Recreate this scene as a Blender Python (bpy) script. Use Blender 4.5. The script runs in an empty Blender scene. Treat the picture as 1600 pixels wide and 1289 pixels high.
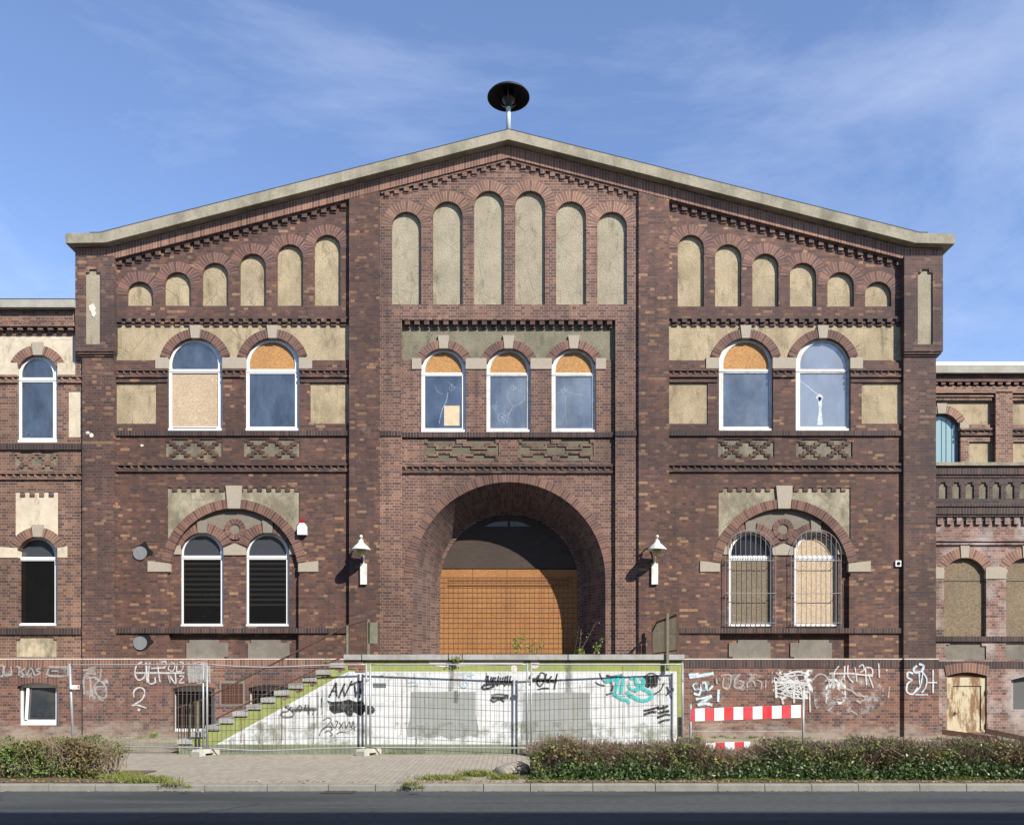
import bpy, bmesh, math, random
from mathutils import Vector
from mathutils.geometry import tessellate_polygon
R = math.radians
scene = bpy.context.scene
COL = scene.collection
rnd = random.Random(7)

# ------------------------------------------------------------------ camera, sky, sun, exposure
D, F, EYE, HX, HY = 22.5, 1310.0, 1.75, 800.0, 1055.0       # distance to facade, focal length and horizon in photo pixels
cam = bpy.data.objects.new('camera', bpy.data.cameras.new('camera'))
COL.objects.link(cam); scene.camera = cam
cam.location = (0, -D, EYE); cam.rotation_euler = (R(90), 0, 0)
cam.data.sensor_width = 36; cam.data.lens = 36 * F / 1600
cam.data.shift_y = (HY - 644.5) / 1600
cam.data.clip_start = 0.1; cam.data.clip_end = 2000

SUN = Vector((-0.87, 1.0, -1.04)).normalized()               # direction the light travels
world = bpy.data.worlds.new("World"); scene.world = world; world.use_nodes = True
wn, wl = world.node_tree.nodes, world.node_tree.links
bg = wn['Background']
sky = wn.new('ShaderNodeTexSky'); sky.sky_type = 'NISHITA'; sky.sun_disc = False
sky.sun_elevation = math.asin(-SUN.z); sky.sun_rotation = math.atan2(-SUN.x, -SUN.y)
sky.air_density = 1.0; sky.dust_density = 0.05; sky.ozone_density = 1.2; sky.altitude = 100
tc = wn.new('ShaderNodeTexCoord')
mp = wn.new('ShaderNodeMapping'); mp.inputs['Rotation'].default_value = (0.0, -0.55, 0.0); mp.inputs['Scale'].default_value = (1.1, 2.0, 3.4)
mp.inputs['Location'].default_value = (5.84, 8.108, 1.019)
nz = wn.new('ShaderNodeTexNoise'); nz.inputs['Scale'].default_value = 1.5; nz.inputs['Detail'].default_value = 9; nz.inputs['Roughness'].default_value = 0.63
nz.inputs['Distortion'].default_value = 0.5
rp = wn.new('ShaderNodeValToRGB'); rp.color_ramp.elements[0].position = 0.50; rp.color_ramp.elements[1].position = 0.84
rp.color_ramp.elements[0].color = (0.0, 0.0, 0.0, 1); rp.color_ramp.elements[1].color = (0.46, 0.46, 0.46, 1)
mx = wn.new('ShaderNodeMixRGB'); mx.inputs[2].default_value = (4.2, 4.7, 6.0, 1)
wl.new(tc.outputs['Generated'], mp.inputs['Vector']); wl.new(mp.outputs[0], nz.inputs['Vector'])
wl.new(nz.outputs['Fac'], rp.inputs[0]); wl.new(rp.outputs[0], mx.inputs[0]); tn = wn.new('ShaderNodeMixRGB'); tn.blend_type = 'MULTIPLY'; tn.inputs[0].default_value = 1; tn.inputs[2].default_value = (.99, 1.0, 1.14, 1)
wl.new(sky.outputs[0], tn.inputs[1]); wl.new(tn.outputs[0], mx.inputs[1])
wl.new(mx.outputs[0], bg.inputs['Color']); bg.inputs['Strength'].default_value = 0.116

sun = bpy.data.objects.new('sun', bpy.data.lights.new('sun', 'SUN')); COL.objects.link(sun)
sun.data.energy = 5.0; sun.data.angle = R(0.5); sun.data.color = (1.0, 0.94, 0.83)
sun.rotation_euler = SUN.to_track_quat('-Z', 'Y').to_euler(); sun.location = (20, -25, 30)
scene.view_settings.view_transform = 'Standard'; scene.view_settings.look = 'None'
scene.cycles.diffuse_bounces = 1
scene.view_settings.exposure = 0.83; scene.view_settings.gamma = 1.0

# ------------------------------------------------------------------ helpers
def P(px, py, o=0.0):
    k = (D - o) / F
    return Vector(((px - HX) * k, -o, EYE + (HY - py) * k))
def depth_at(py, z=0.0):                # o (metres in front of the facade plane) of ground seen at row py
    return D - F * (EYE - z) / (py - HY)
WLOC = {}
def finish(o, parent=None):
    COL.objects.link(o)
    if parent is not None: o.parent = parent
def tag(o, label=None, cat=None, group=None, kind=None):
    if label: o['label'] = label
    if cat: o['category'] = cat
    if group: o['group'] = group
    if kind: o['kind'] = kind
    return o
def thing(name, label, cat, loc=(0, 0, 0), rz=0, group=None):
    o = bpy.data.objects.new(name, None); COL.objects.link(o)
    o.location = loc; o.rotation_euler = (0, 0, rz); o.empty_display_size = 0.2
    WLOC[o.name] = Vector(loc)
    return tag(o, label, cat, group)

class MB:
    def __init__(s):
        s.v, s.f, s.uv = [], [], []
    def face(s, pts, uv=None):
        b = len(s.v); s.v.extend([tuple(p) for p in pts]); s.f.append(tuple(range(b, b + len(pts))))
        s.uv.append(uv if uv else [(p[0] + p[1], p[2]) for p in pts])
    def prism(s, pts, of, ob, holes=(), px=True, back=False):
        loops = [list(pts)] + [list(h) for h in holes]
        out = []
        for i, lp in enumerate(loops):
            q = [P(x, y, of) for x, y in lp] if px else [Vector((x, -of, y)) for x, y in lp]
            a = sum(q[j].x * q[(j + 1) % len(q)].z - q[(j + 1) % len(q)].x * q[j].z for j in range(len(q)))
            if (a < 0) != (i > 0): q.reverse()              # outer counter-clockwise seen from -Y, holes clockwise
            out.append(q)
        flat = [p for q in out for p in q]
        tri = tessellate_polygon([[Vector((p.x, p.z, 0)) for p in q] for q in out])
        for t in tri:
            a, b, c = (flat[k] for k in t)
            if (b.x - a.x) * (c.z - a.z) - (c.x - a.x) * (b.z - a.z) < 0: b, c = c, b
            s.face([a, b, c])
            if back: s.face([Vector((p.x, -ob, p.z)) for p in (a, c, b)])
        for q in out:
            for j in range(len(q)):
                a, b = q[j], q[(j + 1) % len(q)]
                s.face([a, Vector((a.x, -ob, a.z)), Vector((b.x, -ob, b.z)), b])
        return s
    def pbox(s, x0, x1, y0, y1, of, ob):
        return s.prism([(x0, y0), (x1, y0), (x1, y1), (x0, y1)], of, ob)
    def box(s, x0, x1, y0, y1, z0, z1):
        v = [Vector((x, y, z)) for z in (z0, z1) for y in (y0, y1) for x in (x0, x1)]
        for q in ((0, 2, 3, 1), (4, 5, 7, 6), (0, 1, 5, 4), (2, 6, 7, 3), (1, 3, 7, 5), (0, 4, 6, 2)): s.face([v[i] for i in q])
        return s
    def ring(s, cx, cy, ri, ro, a0, a1, of, ob, n=28):
        k = (D - of) / F; rm = (ri + ro) / 2
        for i in range(n):
            t0, t1 = R(a0 + (a1 - a0) * i / n), R(a0 + (a1 - a0) * (i + 1) / n)
            def q(r, t, o):
                p = P(cx + r * math.cos(t), cy - r * math.sin(t), of); p.y = -o; return p
            u0, u1 = rm * t0 * k, rm * t1 * k; h = (ro - ri) * k
            s.face([q(ri, t0, of), q(ro, t0, of), q(ro, t1, of), q(ri, t1, of)], [(u0, 0.006), (u0, h), (u1, h), (u1, 0.006)])
            s.face([q(ri, t0, ob), q(ri, t0, of), q(ri, t1, of), q(ri, t1, ob)], [(u0, 0.1), (u0, 0.006), (u1, 0.006), (u1, 0.1)])
            s.face([q(ro, t0, of), q(ro, t0, ob), q(ro, t1, ob), q(ro, t1, of)], [(u0, 0.1), (u0, 0.006), (u1, 0.006), (u1, 0.1)])
        for t, rev in ((R(a0), 0), (R(a1), 1)):
            e = [q(ri, t, of), q(ri, t, ob), q(ro, t, ob), q(ro, t, of)]
            if rev: e.reverse()
            s.face(e)
        return s
    def strip(s, top, bot, of, ob):          # soldier band between two polylines (px), uv along its length
        u = 0.0
        for i in range(len(top) - 1):
            a, b, c, d = P(*bot[i], of), P(*bot[i + 1], of), P(*top[i + 1], of), P(*top[i], of)
            L = (b - a).length; h = (d - a).length
            s.face([a, b, c, d], [(u, 0.006), (u + L, 0.006), (u + L, h), (u, h)])
            a2, b2, c2, d2 = (Vector((p.x, -ob, p.z)) for p in (a, b, c, d))
            s.face([a2, b2, b, a], [(u, 0.1), (u + L, 0.1), (u + L, 0.006), (u, 0.006)])
            s.face([d, c, c2, d2], [(u, 0.006), (u + L, 0.006), (u + L, 0.1), (u, 0.1)])
            if i == 0: s.face([a2, a, d, d2])
            if i == len(top) - 2: s.face([b, b2, c2, c])
            u += L
        return s
    def tube(s, path, r, n=8, cap=True):
        path = [Vector(p) for p in path]; rs = r if isinstance(r, (list, tuple)) else [r] * len(path)
        prev = None
        for i, p in enumerate(path):
            d = (path[min(i + 1, len(path) - 1)] - path[max(i - 1, 0)]).normalized()
            a = d.cross(Vector((0, 0, 1)) if abs(d.z) < .9 else Vector((1, 0, 0))).normalized(); b = d.cross(a)
            c = [p + (a * math.cos(2 * math.pi * j / n) + b * math.sin(2 * math.pi * j / n)) * rs[i] for j in range(n)]
            if prev:
                for j in range(n): s.face([prev[j], c[j], c[(j + 1) % n], prev[(j + 1) % n]])
            elif cap: s.face(c)
            prev = c
        if cap: s.face(prev[::-1])
        return s
    def lathe(s, prof, c, n=24):             # prof: (radius, z) list, about vertical axis through c
        c = Vector(c); prev = None
        for r_, z in prof:
            cur = [c + Vector((r_ * math.cos(2 * math.pi * j / n), r_ * math.sin(2 * math.pi * j / n), z)) for j in range(n)]
            if prev:
                for j in range(n): s.face([prev[j], prev[(j + 1) % n], cur[(j + 1) % n], cur[j]])
            prev = cur
        return s
    def stroke(s, pts, w, o, px=True, closed=False):   # painted ribbon on a plane
        if len(pts) > 2: pts = smooth(pts, closed)
        q = [P(x, y, o) for x, y in pts] if px else [Vector(p) for p in pts]
        hw = w * (D - o) / F / 2 if px else w / 2
        L, Rr = [], []
        for i in range(len(q)):
            d = q[min(i + 1, len(q) - 1)] - q[max(i - 1, 0)]
            if d.length < 1e-6: d = Vector((1, 0, 0))
            d.normalize(); nrm = Vector((-d.z, 0, d.x)); ww = hw * rnd.uniform(.85, 1.15)
            L.append(q[i] + nrm * ww); Rr.append(q[i] - nrm * ww)
        for i in range(len(q) - 1): s.face([Rr[i], Rr[i + 1], L[i + 1], L[i]], [(0, 0), (1, 0), (1, 1), (0, 1)])
        return s
    def build(s, name, mat, parent=None, label=None, smooth_=False):
        off = Vector((0, 0, 0)); p = parent
        while p is not None:
            if p.name in WLOC: off = WLOC[p.name]; break
            p = p.parent
        me = bpy.data.meshes.new(name)
        me.from_pydata([(x - off.x, y - off.y, z - off.z) for x, y, z in s.v], [], s.f)
        uvl = me.uv_layers.new(name='uv')
        uvl.data.foreach_set('uv', [c for f in s.uv for q in f for c in q])
        me.materials.append(mat)
        if smooth_:
            bm = bmesh.new(); bm.from_mesh(me); bmesh.ops.remove_doubles(bm, verts=bm.verts, dist=1e-4)
            for f in bm.faces: f.smooth = True
            bm.to_mesh(me); bm.free()
        o = bpy.data.objects.new(name, me); finish(o, parent)
        if label: o['label'] = label
        return o

def smooth(pts, closed=False, n=5):
    out = []; m = len(pts)
    for i in range(m - 1):
        p0 = pts[max(i - 1, 0)]; p1 = pts[i]; p2 = pts[i + 1]; p3 = pts[min(i + 2, m - 1)]
        for j in range(n):
            t = j / n
            out.append(tuple(0.5 * (2 * p1[k] + (p2[k] - p0[k]) * t + (2 * p0[k] - 5 * p1[k] + 4 * p2[k] - p3[k]) * t * t + (3 * p1[k] - p0[k] - 3 * p2[k] + p3[k]) * t ** 3) for k in range(len(p1))))
    out.append(tuple(pts[-1])); return out
def arc(cx, cy, r, a0, a1, n=24):
    return [(cx + r * math.cos(R(a0 + (a1 - a0) * i / n)), cy - r * math.sin(R(a0 + (a1 - a0) * i / n))) for i in range(n + 1)]
def opening(x0, x1, yt, yb, g=0.0):
    x0, x1 = min(x0, x1) - g, max(x0, x1) + g; yt -= g; yb += g
    r = (x1 - x0) / 2; return [(x0, yb), (x1, yb)] + arc((x0 + x1) / 2, yt + r, r, 0, 180)
def blob(cx, cy, rx, ry, n=14, j=.25):
    return [(cx + rx * rnd.uniform(1 - j, 1 + j) * math.cos(2 * math.pi * i / n), cy + ry * rnd.uniform(1 - j, 1 + j) * math.sin(2 * math.pi * i / n)) for i in range(n)]

# ------------------------------------------------------------------ materials
class NT:
    def __init__(s, name):
        s.m = bpy.data.materials.new(name); s.m.use_nodes = True; s.t = s.m.node_tree
        s.b = s.t.nodes['Principled BSDF']; s.b.inputs['Roughness'].default_value = 0.85
        s.b.inputs['Specular IOR Level'].default_value = 0.3
    def n(s, typ, **kw):
        nd = s.t.nodes.new('ShaderNode' + typ)
        for k, v in kw.items():
            if k in nd.inputs: nd.inputs[k].default_value = v
            else: setattr(nd, k, v)
        return nd
    def l(s, a, b): s.t.links.new(a, b)
    def pos(s, sc=(1, 1, 1)):
        g = s.n('NewGeometry'); m = s.n('Mapping'); m.inputs['Scale'].default_value = sc
        s.l(g.outputs['Position'], m.inputs['Vector']); return m.outputs[0]
    def noise(s, scale, detail=4, sc=(1, 1, 1), rough=.55, vec=None):
        nn = s.n('TexNoise'); nn.inputs['Scale'].default_value = scale; nn.inputs['Detail'].default_value = detail; nn.inputs['Roughness'].default_value = rough
        s.l(vec or s.pos(sc), nn.inputs['Vector']); return nn.outputs['Fac']
    def ramp(s, fac, stops, const=False):
        r = s.n('ValToRGB'); e = r.color_ramp.elements
        while len(e) < len(stops): e.new(0.5)
        for i, (p, c) in enumerate(stops):
            e[i].position = p; e[i].color = tuple(c) + (1,) if not isinstance(c, (int, float)) else (c, c, c, 1)
        if const: r.color_ramp.interpolation = 'CONSTANT'
        s.l(fac, r.inputs[0]); return r.outputs[0]
    def mix(s, fac, a, b, blend='MIX'):
        m = s.n('MixRGB'); m.blend_type = blend
        for i, x in ((0, fac), (1, a), (2, b)):
            if isinstance(x, (int, float)): m.inputs[i].default_value = x if i == 0 else (x, x, x, 1)
            elif isinstance(x, tuple): m.inputs[i].default_value = x + (1,)
            else: s.l(x, m.inputs[i])
        return m.outputs[0]
    def math(s, op, a, b):
        m = s.n('Math', operation=op)
        for i, x in ((0, a), (1, b)):
            if isinstance(x, (int, float)): m.inputs[i].default_value = x
            else: s.l(x, m.inputs[i])
        return m.outputs[0]
    def bump(s, h, strength=.5, dist=.01):
        b = s.n('Bump'); b.inputs['Strength'].default_value = strength; b.inputs['Distance'].default_value = dist
        s.l(h, b.inputs['Height']); s.l(b.outputs[0], s.b.inputs['Normal'])
    def out(s, col):
        if isinstance(col, tuple): s.b.inputs['Base Color'].default_value = col + (1,)
        else: s.l(col, s.b.inputs['Base Color'])
        return s.m

def brick_mat(name, pal, mortar, uv=False, soot=.5, sootpos=.5, tan=0.0, white=0.0, bw=.25, rh=.077, dust=False, msize=.011, mfade=0.0):
    s = NT(name)
    if uv:
        t = s.n('TexCoord'); vec = t.outputs['UV']; bw, rh, off = .079, (rh if rh != .077 else .29), 0.0
    else:
        g = s.n('NewGeometry'); sx = s.n('SeparateXYZ'); s.l(g.outputs['Position'], sx.inputs[0])
        c = s.n('CombineXYZ'); s.l(s.math('ADD', sx.outputs[0], sx.outputs[1]), c.inputs[0]); s.l(sx.outputs[2], c.inputs[1])
        vec = c.outputs[0]; off = .5
        w = s.n('TexNoise'); w.inputs['Scale'].default_value = 2.0; w.inputs['Detail'].default_value = 2; s.l(vec, w.inputs['Vector'])
        va = s.n('VectorMath', operation='MULTIPLY_ADD'); s.l(w.outputs['Color'], va.inputs[0]); va.inputs[1].default_value = (.02, .012, 0); s.l(vec, va.inputs[2])
        vec = va.outputs[0]
    b = s.n('TexBrick', offset=off, offset_frequency=2, squash=1.0 if uv else .5, squash_frequency=2)
    b.inputs['Color1'].default_value = (0, 0, 0, 1); b.inputs['Color2'].default_value = (1, 1, 1, 1); b.inputs['Mortar'].default_value = (0, 0, 0, 1)
    b.inputs['Scale'].default_value = 1; b.inputs['Mortar Size'].default_value = msize * .5; b.inputs['Mortar Smooth'].default_value = .25
    b.inputs['Bias'].default_value = 0; b.inputs['Brick Width'].default_value = bw; b.inputs['Row Height'].default_value = rh
    s.l(vec, b.inputs['Vector'])
    col = s.ramp(b.outputs['Color'], pal)
    fine = s.noise(38, 3)
    col = s.mix(.55, col, s.ramp(fine, [(.3, .55), (.7, 1.35)]), 'MULTIPLY')
    if tan:      # groups of paler, yellowish bricks
        tn = s.noise(1.0, 2, (4.2, 4.2, 13), .5)
        col = s.mix(s.ramp(tn, [(.61, 0.0), (.70, tan)]), col, (.32, .20, .12))
    mo = s.mix(s.noise(1.3, 3), tuple(c * .6 for c in mortar), mortar)
    if mfade: mo = s.mix(s.ramp(s.noise(.55, 4), [(.42, mfade), (.62, 0.0)]), mo, tuple(c * 1.0 for c in pal[1][1]))
    col = s.mix(b.outputs['Fac'], col, mo)
    so = s.noise(.42, 7, (1, 1, .8), .62)
    col = s.mix(s.ramp(so, [(sootpos - .12, 0.0), (sootpos + .2, soot)]), col, (.028, .022, .024))
    st = s.noise(1.1, 5, (3.4, 3.4, .3), .65)
    col = s.mix(s.ramp(st, [(.50, 0.0), (.72, soot * .7)]), col, (.03, .025, .026))
    lt = s.noise(.33, 5, (1, 1, .6), .6)
    col = s.mix(.8, col, s.ramp(lt, [(.30, .62), (.70, 1.38)]), 'MULTIPLY')
    bl = s.noise(1.7, 7, (1, 1, .7), .72)
    col = s.mix(s.ramp(bl, [(.63, 0.0), (.75, .30)]), col, (.30, .25, .21))
    if white:    # washed out, lime stained brick
        wn_ = s.noise(1.2, 6, (1, 1, 1), .65)
        col = s.mix(s.ramp(wn_, [(.45, 0.0), (.68, white)]), col, (.46, .42, .40))
    if dust:     # splashed mud and lime at the foot of the wall
        g2 = s.n('NewGeometry'); z = s.n('SeparateXYZ'); s.l(g2.outputs['Position'], z.inputs[0])
        h = s.math('ADD', z.outputs[2], s.math('MULTIPLY', s.math('SUBTRACT', .5, s.noise(2.6, 9, (.6, .6, 1.4), .72)), 2.0))
        col = s.mix(s.ramp(h, [(.10, .70), (.52, 0.0)]), col, (.29, .25, .21))
        wn_ = s.noise(1.5, 7, (1, 1, 1), .7)
        col = s.mix(s.ramp(wn_, [(.60, 0.0), (.74, .45)]), col, (.42, .37, .36))
    inv = s.math('SUBTRACT', 1.0, b.outputs['Fac'])
    s.bump(s.math('ADD', inv, s.math('MULTIPLY', fine, .5)), .6, .006)
    s.b.inputs['Roughness'].default_value = .8
    return s.out(col)

PAL = [(.0, (0.060, 0.035, 0.030)), (.3, (0.084, 0.043, 0.036)), (.65, (0.111, 0.053, 0.039)), (.90, (0.133, 0.063, 0.043)), (.955, (0.227, 0.128, 0.070)), (1.0, (0.276, 0.162, 0.091))]
PALG = [(.0, (0.077, 0.042, 0.036)), (.3, (0.106, 0.053, 0.041)), (.65, (0.138, 0.068, 0.050)), (1.0, (0.197, 0.104, 0.067))]
PALD = [(.0, (0.030, 0.023, 0.024)), (.5, (0.054, 0.034, 0.031)), (1.0, (0.094, 0.049, 0.040))]
BR = brick_mat('brick_dark', PAL, (0.133, 0.099, 0.082), tan=.32, soot=.6, sootpos=.53)
BRS = brick_mat('brick_sooty', PAL, (0.197, 0.157, 0.130), soot=.72, sootpos=.45, tan=.3)
BRG = brick_mat('brick_gable', PALG, (0.355, 0.295, 0.246), soot=.6, sootpos=.57, tan=.2)
BRW = brick_mat('brick_wing', [(0, (0.084, 0.047, 0.039)), (.5, (0.148, 0.078, 0.056)), (1, (0.227, 0.123, 0.082))], (0.375, 0.313, 0.251), soot=.35, sootpos=.56)
BRR = brick_mat('brick_pale', [(0, (0.084, 0.050, 0.046)), (.5, (0.172, 0.091, 0.072)), (1, (0.266, 0.152, 0.116))], (0.375, 0.323, 0.288), soot=.45, sootpos=.52, white=.65)
BRP = brick_mat('brick_plinth', [(0, (0.061, 0.038, 0.037)), (.5, (0.138, 0.065, 0.050)), (1, (0.212, 0.099, 0.065))], (0.296, 0.237, 0.204), soot=.5, sootpos=.55, dust=True)
SO = brick_mat('soldier_course', [(0, (0.113, 0.059, 0.046)), (.5, (0.163, 0.079, 0.057)), (1, (0.227, 0.119, 0.079))], (0.394, 0.323, 0.269), uv=True, soot=.15, sootpos=.62)
SOD = brick_mat('soldier_course_sooty', PALD, (0.217, 0.180, 0.153), uv=True, soot=.65, sootpos=.5, rh=.40)
VO = brick_mat('voussoir', [(0, (0.084, 0.043, 0.037)), (.5, (0.136, 0.065, 0.050)), (1, (0.197, 0.099, 0.067))], (0.315, 0.266, 0.228), uv=True, soot=.45, sootpos=.55, rh=.40)
VOP = brick_mat('voussoir_pale', [(0, (0.113, 0.059, 0.046)), (.5, (0.182, 0.094, 0.067)), (1, (0.246, 0.133, 0.089))], (0.454, 0.370, 0.297), uv=True, soot=.25, sootpos=.6, rh=.40)
RV = brick_mat('reveal_brick_shade', [(0, (0.070, 0.041, 0.036)), (.5, (0.116, 0.065, 0.054)), (1, (0.167, 0.099, 0.076))], (0.260, 0.222, 0.200), uv=True, soot=.65, sootpos=.50, rh=.24)  # palette and soot darkened to paint in the archway's deep shade


def rough_mat(name, c, c2=None, scale=60, dirt=0.0, dcol=(.05, .045, .035), dscale=.9, bump=.5, bd=.01, stretch=(1, 1, 1), rough=.9, dpos=.5, specks=0.0):
    s = NT(name); c2 = c2 or tuple(x * .72 for x in c)
    f = s.noise(scale, 6, stretch, .75)
    col = s.mix(s.ramp(f, [(.28, 0.0), (.72, 1.0)]), c2, c)
    if dirt:
        d = s.noise(dscale, 7, (1, 1, .7), .66)
        col = s.mix(s.ramp(d, [(dpos - .08, 0.0), (dpos + .18, dirt)]), col, dcol)
        d2 = s.noise(2.2, 5, (3, 3, .25), .6)
        col = s.mix(s.ramp(d2, [(.55, 0.0), (.8, dirt * .6)]), col, dcol)
    if specks:
        k = s.noise(150, 1); col = s.mix(s.ramp(k, [(.62, 0.0), (.68, specks)]), col, tuple(x * .35 for x in c))
    if name.startswith(('roughcast', 'render_cream')):   # grime blooms, run marks and hairline cracks of old render
        k = s.noise(2.6, 9, (1.4, 1.4, .55), .74); col = s.mix(s.ramp(k, [(.54, 0.0), (.66, .55)]), col, tuple(x * .55 for x in dcol))
        v = s.n('TexVoronoi', feature='DISTANCE_TO_EDGE'); v.inputs['Scale'].default_value = 1.3; s.l(s.pos(), v.inputs['Vector'])
        col = s.mix(s.math('MULTIPLY', s.ramp(v.outputs['Distance'], [(0, .6), (.012, 0.0)]), s.ramp(s.noise(.9, 3), [(.45, 0.0), (.55, 1.0)])), col, tuple(x * .6 for x in dcol))
        p = s.noise(1.1, 6, rough=.7); col = s.mix(.8, col, s.ramp(p, [(.3, .80), (.7, 1.18)]), 'MULTIPLY')
    s.bump(f, bump, bd); s.b.inputs['Roughness'].default_value = rough
    return s.out(col)
PL = rough_mat('roughcast_beige', (.455, .37, .245), (.33, .262, .165), 40, dirt=.62, dcol=(.15, .115, .07), dscale=1.3, bump=.9, bd=.03, dpos=.53)
PLL = rough_mat('lattice_render', (.27, .24, .17), (.13, .112, .082), 26, dirt=.85, dcol=(.075, .068, .052), dscale=2.4, bump=.8, bd=.02, dpos=.46)
PLM = rough_mat('olive_inset_render', (.155, .14, .095), (.09, .08, .055), 26, dirt=.6, dcol=(.06, .052, .04), dscale=2.2, bump=.6, bd=.02)
PLG = rough_mat('roughcast_grey', (.375, .325, .24), (.27, .235, .168), 36, dirt=.4, dcol=(.15, .14, .09), dscale=1.1, bump=.9, bd=.03, dpos=.55)
PLO = rough_mat('roughcast_olive', (.25, .228, .160), (.165, .15, .105), 36, dirt=.6, dcol=(.11, .10, .068), dscale=2.0, bump=.9, bd=.03)
PLD = rough_mat('roughcast_dark', (.45, .40, .29), (.30, .27, .195), 32, dirt=.85, dcol=(.135, .117, .082), dscale=1.7, bump=.8, bd=.02, dpos=.42)
PLW = rough_mat('render_cream', (.52, .455, .35), (.45, .385, .29), 6, dirt=.15, dcol=(.3, .24, .16), bump=.2, dpos=.6)
PLP = rough_mat('render_panel_grey', (.20, .185, .155), (.13, .115, .095), 5, dirt=.5, dcol=(.09, .075, .065), dscale=1.4, bump=.3)
PLS = rough_mat('render_stained', (.47, .40, .285), (.38, .32, .22), 9, dirt=.9, dcol=(.05, .042, .032), dscale=2.2, bump=.3, dpos=.5)
ST = rough_mat('sandstone', (.34, .295, .24), (.27, .235, .185), 14, dirt=.25, dcol=(.2, .17, .13), bump=.15, dpos=.6)
STD = rough_mat('sandstone_grey', (.22, .195, .165), (.17, .15, .125), 14, dirt=.3, dcol=(.11, .1, .085), bump=.15)
CO = rough_mat('concrete_coping', (.34, .305, .235), (.22, .195, .145), 16, dirt=.75, dcol=(.10, .095, .07), dscale=2.0, bump=.5, bd=.01, dpos=.5)
COL_ = rough_mat('concrete_pale', (.36, .345, .305), (.28, .265, .23), 16, dirt=.5, dcol=(.16, .15, .12), dscale=2.5, bump=.4, dpos=.52)
SLAB = rough_mat('concrete_slab', (.36, .36, .36), (.27, .27, .26), 22, dirt=.5, dcol=(.11, .105, .09), dscale=3, bump=.3)
FELT = rough_mat('roofing_felt', (.035, .034, .035), None, 30)
WHT = rough_mat('white_plastic', (.72, .72, .72), (.68, .68, .68), 6, dirt=.12, dcol=(.4, .38, .34), rough=.4, bump=.02)
WHW = rough_mat('weathered_white_paint', (.72, .71, .68), (.55, .53, .49), 20, dirt=.5, dcol=(.2, .19, .16), dscale=6, rough=.6, bump=.1)
GAL = rough_mat('galvanised_steel', (.33, .355, .37), (.26, .28, .30), 18, dirt=.3, dcol=(.2, .17, .14), dscale=5, rough=.45, bump=.05)
GAL.node_tree.nodes['Principled BSDF'].inputs['Metallic'].default_value = .25
GRL = rough_mat('grey_grille_steel', (.25, .26, .27), (.18, .185, .19), 18, rough=.5)
WIRE = rough_mat('mesh_wire', (.16, .17, .175), None, 10, rough=.5)
RUST = rough_mat('rusty_steel', (.10, .05, .03), (.04, .03, .026), 30, dirt=.3, dcol=(.16, .07, .03), dscale=4, rough=.8)
RGRN = rough_mat('flaking_green_steel', (.17, .19, .135), (.11, .12, .085), 14, dirt=.75, dcol=(.15, .075, .045), dscale=7, rough=.7, dpos=.5)
BLK = rough_mat('black_paint', (.014, .014, .016), (.01, .01, .011), 20, rough=.55, bump=.05)
DKM = rough_mat('dark_metal', (.03, .032, .035), None, 20, rough=.5)
DARK = rough_mat('dark_void', (.008, .008, .009), None, 4)
RED = rough_mat('red_reflective_sheet', (.55, .03, .045), (.45, .04, .05), 4, dirt=.2, dcol=(.5, .3, .3), dscale=2, rough=.35, bump=.02)
WHR = rough_mat('white_reflective_sheet', (.80, .80, .81), (.74, .74, .75), 4, rough=.35, bump=.02)
BLKC = rough_mat('concrete_foot', (.44, .43, .38), (.34, .33, .29), 25, dirt=.4, dcol=(.15, .14, .1), dscale=5, bump=.4)
YG = rough_mat('yellow_green_paint', (.31, .33, .085), (.20, .235, .09), 9, dirt=.6, dcol=(.15, .18, .10), dscale=2.6, bump=.2, dpos=.5)
WP = rough_mat('white_mural_paint', (.56, .575, .59), (.48, .495, .51), 3, dirt=.35, dcol=(.36, .33, .27), dscale=1.1, bump=.15, dpos=.62)
GP = rough_mat('grey_overpaint', (.285, .30, .297), (.235, .25, .245), 4, dirt=.35, dcol=(.25, .24, .20), dscale=2, bump=.15, dpos=.55)
GB = rough_mat('mossy_base', (.21, .23, .165), (.13, .145, .10), 12, dirt=.6, dcol=(.07, .08, .05), dscale=3, bump=.4)
BOARD = rough_mat('dark_board', (.068, .050, .040), (.042, .032, .027), 5, dirt=.4, dcol=(.03, .025, .022), stretch=(1, 1, 6))
MED = rough_mat('medallion_plaster', (.20, .175, .14), (.145, .125, .10), 8, dirt=.3, dcol=(.12, .1, .085), bump=.2)

def osb_mat(name, a, b, c, sc=22, dirt=.3, dcol=(.12, .09, .06)):
    s = NT(name); w = s.n('TexNoise'); w.inputs['Scale'].default_value = 3
    v = s.n('TexVoronoi'); v.inputs['Scale'].default_value = sc; v.inputs['Randomness'].default_value = 1
    s.l(s.pos((1, 1, 1.7)), v.inputs['Vector'])
    g = s.n('SeparateColor'); s.l(v.outputs['Color'], g.inputs[0])
    col = s.ramp(g.outputs[0], [(0, a), (.5, b), (1, c)])
    col = s.mix(.5, col, s.ramp(s.noise(40, 3, (1, 1, 3)), [(.3, .6), (.7, 1.3)]), 'MULTIPLY')
    d = s.noise(1.3, 6, (1, 1, .6), .65)
    col = s.mix(s.ramp(d, [(.45, 0.0), (.75, dirt)]), col, dcol)
    s.bump(g.outputs[0], .3, .003)
    return s.out(col)
OSB = osb_mat('osb_orange', (.29, .14, .046), (.37, .19, .068), (.44, .25, .105), 34)
OSBD = osb_mat('osb_door', (.24, .108, .038), (.29, .135, .048), (.34, .168, .064), 36, .5, (.17, .07, .03))
OSBP = osb_mat('osb_pale', (.33, .23, .14), (.42, .32, .22), (.52, .42, .30), 40, .45, (.26, .20, .16))
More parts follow.
